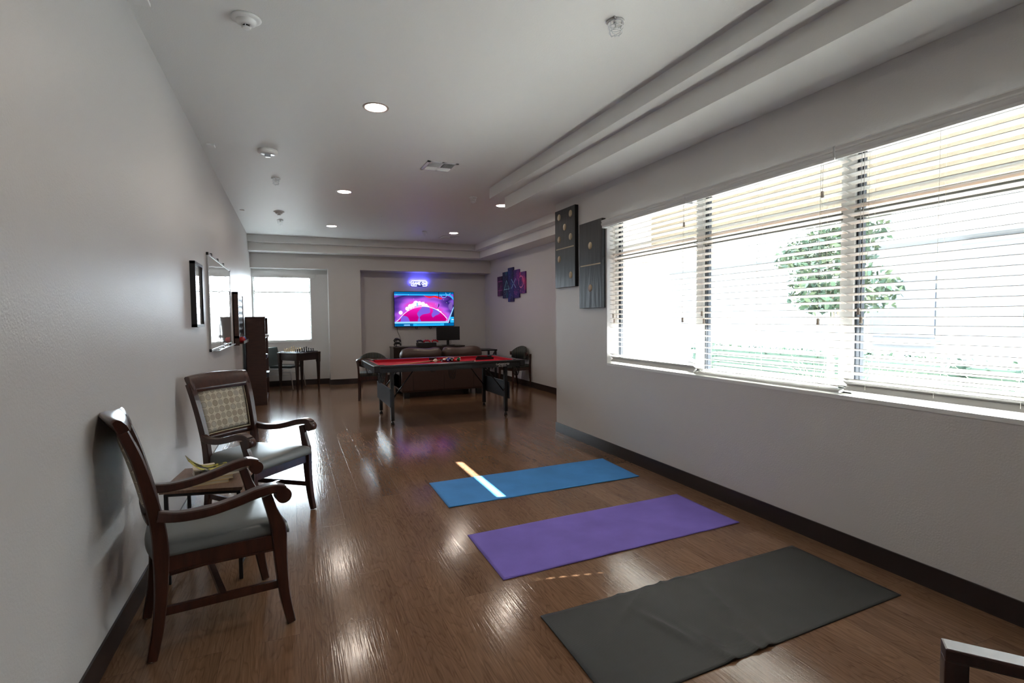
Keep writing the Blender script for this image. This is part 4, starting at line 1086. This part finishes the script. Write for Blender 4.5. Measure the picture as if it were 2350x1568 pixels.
for sy in (-1, 1):
    for sz in (-1, 1): MB().box(0, .020, sy * (wy + .003), sy * (wy - .024), sz * (wz + .003), sz * (wz - .024)).build('corner_cap', M['black'], wb)
boxo('marker_tray', M['steel'], 0, .06, -wy + .25, wy - .05, -wz - .012, -wz - .004, parent=wb)
for k in range(3): MB().box(.0, .022, -.75 + k * .5, -.70 + k * .5, wz - .01, wz + .016).build('hook', M['black'], wb)
mk = ['black capped marker nearest on the whiteboard tray', 'blue capped marker in the middle of the whiteboard tray', 'farther grey marker on the whiteboard tray']
for k, c in enumerate([(.01, .01, .012, 1), (.05, .08, .30, 1), (.3, .3, .32, 1)]):
    y = 6.67 - .55 + k * .42; r = thing('marker', mk[k], 'marker', (LX + .035, y, 1.555 - wz + .0045), 0, 'markers on the whiteboard tray')
    MB().cyl((0, -.05, 0), (0, .035, 0), .0085, n=12).build('barrel', M['whitep'], r); MB().cyl((0, .035, 0), (0, .075, 0), .0095, n=12).build('cap', mat('marker cap', c, .4), r)
tag(boxo('eraser', M['black'], LX + .020, LX + .055, 7.05, 7.17, 1.0830, 1.108), 'black board eraser on the whiteboard tray', 'eraser')
# wall game
wg = thing('wall_game', 'dark wooden wall-mounted disc game above the bookcase', 'wall game', (LX, 8.42, 1.40))
gy, gz, gd = .41, .365, .068; b = MB(); t = .03
b.box(0, gd, -gy, -gy + t, -gz, gz).box(0, gd, gy - t, gy, -gz, gz).box(0, gd, -gy, gy, gz - t, gz).box(0, gd, -gy, gy, -gz + .10, -gz + .13).box(0, .012, -gy, gy, -gz, gz); b.build('frame', M['shelfwood'], wg)
b = MB(); b.box(.018, .058, -gy + t, gy - t, -gz + .13, gz - t, mi=0)
for r_ in range(6):
    for c_ in range(7):
        b.lathe([(.036, 0), (.036, .002), (.026, .0021), (.026, -.0005)], (.058, -gy + .085 + c_ * .107, -gz + .185 + r_ * .088), 16, mi=1, axis='X')
b.build('grid', [M['darkwood'], M['rail']], wg)
boxo('tray', M['shelfwood'], .058, .125, -gy, gy, -gz + .02, -gz + .035, parent=wg); boxo('tray_lip', M['shelfwood'], .115, .125, -gy, gy, -gz + .035, -gz + .065, parent=wg)
for k in range(6):
    y = 8.42 - .33 + k * .055; red = k < 3
    o = MB().lathe([(.001, 0), (.040, .001), (.040, .008), (.001, .009)], (0, 0, 0), 22, axis='Y').build('game_disc', mat('red disc' if red else 'blue disc', (.55, .02, .02, 1) if red else (.03, .06, .35, 1), .35)); o.location = (LX + .088, y, 1.40 - gz + .0755)
    tag(o, ('%s of the three %s discs in the wall game tray' % (['nearest', 'middle', 'farthest'][k % 3], 'red' if red else 'blue')), 'game disc', 'discs in the tray of the wall game')

# ------------------------------------------------------------------ BOOKCASE
bc = thing('bookcase', 'tall dark cherry bookcase, side panel toward us, at the left wall', 'bookcase', (0, 0, 0))
bx0, bx1, by0, by1, bz = LX + .045, -.392, 9.353, 10.38, 1.41; W_ = M['shelfwood']
boxo('side_panel', W_, bx0, bx1, by0, by0 + .022, 0, bz, parent=bc); boxo('side_panel', W_, bx0, bx1, by1 - .022, by1, 0, bz, parent=bc)
boxo('top_panel', W_, bx0, bx1 + .004, by0 - .003, by1 + .003, bz, bz + .022, parent=bc); boxo('back_panel', W_, bx0, bx0 + .01, by0, by1, 0, bz, parent=bc)
for z in (.06, .42, .74, 1.08): boxo('shelf', W_, bx0, bx1 - .004, by0 + .022, by1 - .022, z, z + .02, parent=bc)
boxo('plinth', W_, bx0, bx1 - .01, by0 + .022, by1 - .022, 0, .06, parent=bc)
tag(MB().box(-.60, -.35, 9.50, 9.80, 1.1005, 1.14).build('board_game_box', mat('white games box', (.7, .7, .7, 1), .5)), 'flat white games box jutting from the top shelf of the bookcase', 'box')
tag(MB().box(-.60, -.375, 9.42, 9.70, .7605, .82).build('board_game_box', mat('dark games box', (.05, .05, .09, 1), .5)), 'dark games box on the middle shelf of the bookcase', 'box')
tag(MB().box(-.60, -.36, 9.45, 9.80, .4405, .52).build('board_game_box', mat('slate games box', (.05, .06, .08, 1), .4)), 'slate games box on the lower shelf of the bookcase', 'box')

# ------------------------------------------------------------------ CHESS TABLE
ca = math.radians(-38); ct = thing('chess_table', 'dark square chess table with tapered legs in the back nook', 'chess table', (.125, 11.0, 0), ca + PI / 4 - math.radians(2))
# feet measured: (.07,10.65) (-.22,11.05) (.16,11.34) (.46,10.99)
ct.rotation_euler = (0, 0, math.radians(-8) + PI / 4 - PI / 4)
h = .245
import itertools
ct.rotation_euler = (0, 0, math.radians(-52.5))
W_ = M['darkwood']
for sx in (-1, 1):
    for sy in (-1, 1):
        b = MB(); rs = []
        for z, s in ((0, .013), (.55, .026), (.56, .030), (.70, .032), (.735, .034)): rs.append([Vector((sx * h + a * s, sy * h + c * s, z)) for a, c in ((-1, -1), (1, -1), (1, 1), (-1, 1))])
        b.rings(rs, True, smooth=False).build('leg', W_, ct)
b = MB(); b.box(-h + .03, h - .03, -h - .012, -h + .012, .60, .73).box(-h + .03, h - .03, h - .012, h + .012, .60, .73).box(-h - .012, -h + .012, -h + .03, h - .03, .60, .73).box(h - .012, h + .012, -h + .03, h - .03, .60, .73)
b.build('apron', W_, ct)
MB().box(-h - .035, h + .035, -h - .035, h + .035, .733, .752, bev=.004).build('tabletop', W_, ct)
# board
bd = thing('chessboard', 'glossy dark chessboard lying on the chess table', 'chessboard', (.125, 11.0, .752), math.radians(-52.5))
cm = mat('chess squares', (.2, .2, .2, 1), .15); N = NT(cm); tc = N.n('ShaderNodeTexCoord'); ck = N.n('ShaderNodeTexChecker'); ck.inputs['Scale'].default_value = 1 / .052
ck.inputs['Color1'].default_value = (.03, .03, .04, 1); ck.inputs['Color2'].default_value = (.20, .20, .24, 1)
ad = N.n('ShaderNodeVectorMath', operation='ADD'); ad.inputs[1].default_value = (.0, .0, .013); N.l(tc.outputs['Object'], ad.inputs[0]); N.l(ad.outputs[0], ck.inputs['Vector']); N.l(ck.outputs[0], N.b.inputs['Base Color'])
MB().box(-.245, .245, -.245, .245, 0, .014, bev=.002).build('border', mat('board rim', (.02, .02, .028, 1), .2), bd)
boxo('squares', cm, -.208, .208, -.208, .208, .014, .0155, parent=bd)
prof = {'pawn': [(.014, 0), (.014, .005), (.008, .010), (.006, .024), (.009, .027), (.005, .029), (.009, .036), (.008, .043), (.001, .047)],
        'rook': [(.016, 0), (.016, .006), (.010, .012), (.009, .036), (.013, .040), (.013, .052), (.001, .052)],
        'knight': [(.016, 0), (.016, .006), (.009, .013), (.010, .030), (.014, .042), (.010, .054), (.001, .060)],
        'bishop': [(.016, 0), (.016, .006), (.009, .013), (.006, .040), (.011, .044), (.009, .052), (.010, .060), (.003, .070), (.001, .073)],
        'queen': [(.018, 0), (.018, .007), (.010, .015), (.007, .055), (.012, .060), (.009, .066), (.014, .080), (.003, .083), (.001, .088)],
        'king': [(.019, 0), (.019, .007), (.011, .015), (.008, .060), (.013, .066), (.010, .072), (.015, .088), (.004, .091), (.003, .102), (.001, .103)]}
cream = mat('cream chess wood', (.62, .50, .30, 1), .4); ebony = mat('black chess wood', (.012, .012, .015, 1), .3)
order = ['rook', 'knight', 'bishop', 'queen', 'king', 'bishop', 'knight', 'rook']; mesh_c = {}
c_, s2 = math.cos(math.radians(-52.5)), math.sin(math.radians(-52.5))
files = ['left end', 'second from left', 'third from left', 'fourth from left', 'fourth from right', 'third from right', 'second from right', 'right end']
for side, m, nm in ((1, cream, 'cream'), (-1, ebony, 'black')):
    for row in (0, 1):
        for i in range(8):
            kind = 'pawn' if row else order[i]
            key = (kind, side)
            lx = side * -(.208 - .026 - row * .052); ly = -.182 + i * .052
            if key not in mesh_c:
                o = MB().lathe(prof[kind], (0, 0, 0), 14).build('chess_' + kind, m); mesh_c[key] = o
            else:
                o = mesh_c[key].copy(); C.objects.link(o)
            wx, wy_ = .125 + lx * c_ - ly * s2, 11.0 + lx * s2 + ly * c_
            o.location = (wx, wy_, .7675)
            lab = '%s %s, %s of its row on the chessboard' % (nm, kind, files[i])
            tag(o, lab, 'chess piece', 'chess pieces on the board')

# nook chair: dark green vinyl with silver frame
nc = thing('side_chair', 'dark green vinyl chair with silver legs behind the chess table', 'chair', (-.12, 11.43, 0), math.radians(-28))
gv = mat('dark green vinyl', (.012, .028, .030, 1), .3)
MB().box(-.21, .24, -.24, .24, .425, .475, bev=.022).build('seat', gv, nc)
b = MB(); b.box(-.018, .018, -.24, .24, -.19, .19, bev=.012, rot=Matrix.Rotation(-.2, 3, 'Y'), piv=(0, 0, 0)); o = b.build('backrest', gv, nc); o.location = (-.285, 0, .64)
for sy in (-1, 1):
    MB().tube([(-.33, sy * .25, .83), (-.25, sy * .25, .50), (-.20, sy * .25, .40), (-.26, sy * .25, .01)], .011, 8).build('leg', M['steel'], nc)
    MB().tube([(-.20, sy * .25, .41), (.18, sy * .25, .42), (.23, sy * .25, .37), (.27, sy * .25, .01)], .011, 8).build('leg', M['steel'], nc)
    MB().tube([(-.22, sy * .25, .30), (.24, sy * .25, .30)], .007, 6).build('stretcher', M['steel'], nc)

# ------------------------------------------------------------------ FOREGROUND CHAIR (bottom right corner)
fc = thing('wooden_armchair', 'dark wooden chair arm cut off by the bottom right corner', 'armchair', (0, 0, 0), 0)
A = Vector((1.315, .668, .655)); B_ = Vector((1.410, .545, .655))
W_ = M['mahog']
d = Vector((.30, -.38, 0)); d.normalize(); q = Vector((-d.y, d.x, 0))
def obox(nm, o, u0, u1, v0, v1, z0, z1, bev=.003):
    b = MB(); b.box(u0, u1, v0, v1, z0, z1, bev=bev); ob = b.build(nm, W_, fc); ob.location = (o.x, o.y, 0); ob.rotation_euler = (0, 0, math.atan2(d.y, d.x)); return ob
FO = Vector((1.300, .668, 0))
obox('arm', FO, 0, .50, -.020, .028, .632, .660, .004)
obox('leg', FO, .0, .042, -.018, .026, 0, .633); obox('leg', FO, .46, .50, -.018, .026, 0, .633)
obox('arm', FO, 0, .50, -.52, -.475, .632, .660, .004)
obox('leg', FO, .0, .042, -.518, -.478, 0, .633); obox('leg', FO, .46, .50, -.518, -.478, 0, .85)
obox('seat_rail', FO, .042, .46, -.012, .012, .36, .41); obox('seat_rail', FO, .005, .03, -.475, -.02, .36, .41)
ob = obox('seat', FO, .02, .47, -.48, -.02, .41, .46, .015); ob.data.materials[0] = M['vinyl']
ob = obox('backrest', FO, .465, .495, -.475, -.018, .55, .62)

# ------------------------------------------------------------------ EXTERIOR
GZ = -.15
conc = noise_bump(mat('pale concrete', (.26, .257, .25, 1), .9), 8, .1)
stucco = noise_bump(mat('beige stucco', (.27, .25, .20, 1), .9), 60, .6, .01)
wst = noise_bump(mat('white stucco', (.21, .22, .23, 1), .9), 40, .3, .01)
tag(boxo('courtyard_ground', conc, RX + .16, 30, -14, 26, GZ - .1, GZ), None, None)['kind'] = 'structure'
tag(boxo('back_ground', conc, -12, RX, YA + .3, 30, GZ - .1, GZ), None, None)['kind'] = 'structure'
pb = thing('porch_beam', 'beige stucco porch beam spanning above the outside of the window', 'porch beam')
boxo('beam', stucco, 4.2, 4.5, -3.5, 5.45, 2.275, 2.72, parent=pb)
for y in (-3.2,): boxo('post', stucco, 4.2, 4.5, y, y + .3, GZ, 2.275, parent=pb)
hb = thing('opposite_building', 'white stucco building across the courtyard', 'building')
boxo('wall', wst, 13.0, 16, -6, 24, GZ, 3.0, parent=hb); boxo('roof', mat('pale roof edge', (.6, .63, .68, 1), .6), 12.5, 16.2, -6.3, 24.3, 3.0, 3.35, parent=hb)
boxo('wall_panel', mat('grey white wall panel', (.15, .165, .19, 1), .8), 12.9, 13.0, -6, 6.5, GZ, 2.9, parent=hb)
wd_ = boxo('window', mat('shaded window glass', (.08, .095, .12, 1), .2), 12.95, 13.0, 7.0, 8.4, .85, 2.2, parent=hb); boxo('window_sill', wst, 12.8, 13.0, 6.9, 8.5, .72, .80, parent=hb)

leafm = [mat('bright leaf', (.028, .060, .028, 1), .7), mat('mid leaf', (.016, .040, .022, 1), .7), mat('yellow green leaf', (.055, .080, .036, 1), .7)]
def leaves(b, cx, cy, cz, rx, ry, rz, n, s, rnd, box=False):
    for _ in range(n):
        if box: p = Vector((cx + rnd.uniform(-rx, rx), cy + rnd.uniform(-ry, ry), cz + rnd.uniform(-rz, rz)))
        else:
            v = Vector((rnd.gauss(0, 1), rnd.gauss(0, 1), rnd.gauss(0, 1))); v.normalize(); v *= rnd.random() ** .35
            p = Vector((cx + v.x * rx, cy + v.y * ry, cz + v.z * rz))
        a = Vector((rnd.uniform(-1, 1), rnd.uniform(-1, 1), rnd.uniform(-1, .3))); a.normalize(); c = a.cross(Vector((rnd.uniform(-1, 1), rnd.uniform(-1, 1), rnd.uniform(-1, 1)))); c.normalize()
        k = s * rnd.uniform(.6, 1.3)
        f = b.bm.faces.new([b.bm.verts.new(p + w_) for w_ in (-a * k, c * k * .4, a * k, -c * k * .4)]); f.material_index = rnd.randrange(3)
rnd = random.Random(4)
tr = thing('tree', 'leafy green tree outside, seen through the middle blind', 'tree', (9.0, 6.5, GZ))
bark = mat('pale bark', (.30, .27, .22, 1), .9)
b = MB(); b.tube([(0, 0, 0), (.03, .04, .8), (-.02, 0, 1.6), (0, .05, 2.6)], [.07, .06, .05, .03], 10)
b.tube([(.25, -.25, 0), (.18, -.2, .8), (.05, -.05, 1.7)], [.05, .045, .03], 8); b.build('trunk', bark, tr)
b = MB(); 
for q in ((0, .05, 2.5, .7, .75, 1.0, 1500), (.1, -.55, 1.95, .5, .5, .40, 420), (0, .6, 2.65, .5, .5, .35, 420), (0, -.35, 3.0, .5, .6, .5, 420), (0, .35, 1.9, .5, .45, .35, 350)): leaves(b, *q[:6], q[6], .085, rnd)
b.build('foliage', leafm, tr)
def hedge(label, x, y, hx, hy, h, n, grp, name='clipped_hedge', s=.035, cat='hedge'):
    r = thing(name, label, cat, (x, y, GZ), 0, grp)
    MB().box(-hx * .9, hx * .9, -hy * .94, hy * .94, .0, h * .93, bev=.04).build('inner_mass', leafm[1], r)
    b = MB(); leaves(b, 0, 0, h / 2, hx, hy, h / 2, n, s, rnd, True); b.build('foliage', leafm, r); return r
hedge('long low clipped hedge in front of the opposite building', 11.6, 10.0, .35, 2.8, .68, 2600, 'hedges in the courtyard', s=.05)
hedge('bright rounded shrub outside, seen low through the right blind', 8.6, 4.90, .4, .58, .88, 2200, 'hedges in the courtyard', 'shrub', cat='shrub')
hedge('darker clipped shrub just right of the bright shrub outside', 9.0, 4.0, .4, .30, .84, 1000, 'hedges in the courtyard', 'shrub', cat='shrub')
hedge('clipped shrub outside at the right edge of the photo', 9.0, 2.55, .4, .55, .84, 1200, 'hedges in the courtyard', 'shrub', cat='shrub')
def grass(label, x, y, n, h):
    b = MB()
    for _ in range(n):
        a = rnd.uniform(0, 2 * PI); sp = rnd.uniform(.2, .75) * h; hh = h * rnd.uniform(.6, 1.1); d = Vector((math.cos(a), math.sin(a), 0)); n_ = Vector((-d.y, d.x, 0)); w_ = .006; pts = []
        for t in (0, .35, .7, 1): pts.append(d * (.03 + sp * t * t) + Vector((0, 0, hh * (1.5 * t - .55 * t * t))))
        vs = [[b.bm.verts.new(p + n_ * w_ * s * (1 - k / 3.4)) for s in (-1, 1)] for k, p in enumerate(pts)]
        for k in range(3): b.bm.faces.new((vs[k][0], vs[k][1], vs[k + 1][1], vs[k + 1][0]))
    o = b.build('grass_clump', mat('dry pale grass', (.40, .38, .20, 1), .7)); o.location = (x, y, GZ); tag(o, label, 'ornamental grass', 'ornamental grasses outside the window')
grass('pale grass clump outside behind the middle blind, below the tree', 6.9, 5.2, 46, .95)
grass('pale grass clump outside, left part of the right blind', 6.3, 3.95, 46, 1.0)
grass('pale grass clump outside at the far right of the right blind', 5.9, 2.6, 60, 1.0)
bb = thing('white_wall_outside', 'white garden wall outside the nook window', 'garden wall'); boxo('wall', wst, -9, 9, 19, 19.3, GZ, 1.6, parent=bb)

# ------------------------------------------------------------------ LIGHT
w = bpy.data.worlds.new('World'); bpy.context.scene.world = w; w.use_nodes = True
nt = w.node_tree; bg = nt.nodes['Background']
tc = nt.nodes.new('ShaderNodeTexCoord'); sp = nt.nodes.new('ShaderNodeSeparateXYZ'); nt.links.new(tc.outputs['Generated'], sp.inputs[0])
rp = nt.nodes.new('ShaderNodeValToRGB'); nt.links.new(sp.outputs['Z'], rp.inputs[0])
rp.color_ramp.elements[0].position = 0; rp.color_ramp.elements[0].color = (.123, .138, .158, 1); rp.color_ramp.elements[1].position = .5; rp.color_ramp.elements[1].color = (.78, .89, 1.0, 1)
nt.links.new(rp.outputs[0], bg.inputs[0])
def wm(op, a, b):
    n = nt.nodes.new('ShaderNodeMath'); n.operation = op
    for i, v in enumerate((a, b)):
        if hasattr(v, 'links'): nt.links.new(v, n.inputs[i])
        else: n.inputs[i].default_value = v
    return n.outputs[0]
# hazy sky, brighter towards the end of the room (+y)
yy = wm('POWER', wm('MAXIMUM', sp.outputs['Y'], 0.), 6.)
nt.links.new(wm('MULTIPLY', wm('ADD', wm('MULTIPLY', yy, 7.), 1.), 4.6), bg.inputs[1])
sd = bpy.data.lights.new('Sun', 'SUN'); sd.energy = 20; sd.angle = math.radians(.53); sd.color = (1, .96, .92)
so = bpy.data.objects.new('Sun', sd); C.objects.link(so)
dv = Vector((-1.535, .33, -1.05)); so.rotation_euler = dv.to_track_quat('-Z', 'Y').to_euler(); so.location = (8, 0, 8)
def portal(loc, rot, sx, sy):
    l = bpy.data.lights.new('WindowPortal', 'AREA'); l.shape = 'RECTANGLE'; l.size = sx; l.size_y = sy; l.cycles.is_portal = True
    o = bpy.data.objects.new('WindowPortal', l); C.objects.link(o); o.location = loc; o.rotation_euler = rot
portal((RX + .2, (WY0 + WY1) / 2, (WZ0 + WZ1) / 2), (0, PI / 2, 0), WZ1 - WZ0, WY1 - WY0)
portal(((BX0 + BX1) / 2, YN + .16, (BZ0 + BZ1) / 2), (-PI / 2, 0, 0), BX1 - BX0, BZ1 - BZ0)

# ------------------------------------------------------------------ CAMERA
F, YAW, PIT, ROL = 1204.419, .3976, -.0461, -.0095
cam = bpy.data.cameras.new('Camera'); co = bpy.data.objects.new('Camera', cam); C.objects.link(co); bpy.context.scene.camera = co
cam.sensor_width = 36; cam.lens = F / 2350 * 36; cam.clip_start = .02; cam.clip_end = 200
fw = Vector((math.sin(YAW) * math.cos(PIT), math.cos(YAW) * math.cos(PIT), math.sin(PIT)))
r0 = Vector((math.cos(YAW), -math.sin(YAW), 0)); u0 = r0.cross(fw)
r1 = math.cos(ROL) * r0 + math.sin(ROL) * u0; u1 = -math.sin(ROL) * r0 + math.cos(ROL) * u0
co.matrix_world = Matrix(((r1.x, u1.x, -fw.x, 0), (r1.y, u1.y, -fw.y, 0), (r1.z, u1.z, -fw.z, 1.385), (0, 0, 0, 1)))

sc_ = bpy.context.scene
sc_.view_settings.view_transform = 'Standard'; sc_.view_settings.look = 'None'; sc_.view_settings.gamma = 1; sc_.view_settings.use_curve_mapping = False
sc_.view_settings.exposure = 2.45
sc_.cycles.use_denoising = True
sc_.cycles.max_bounces = 10; sc_.cycles.diffuse_bounces = 6; sc_.cycles.glossy_bounces = 4; sc_.cycles.transparent_max_bounces = 12
sc_.cycles.caustics_reflective = False; sc_.cycles.sample_clamp_indirect = 8
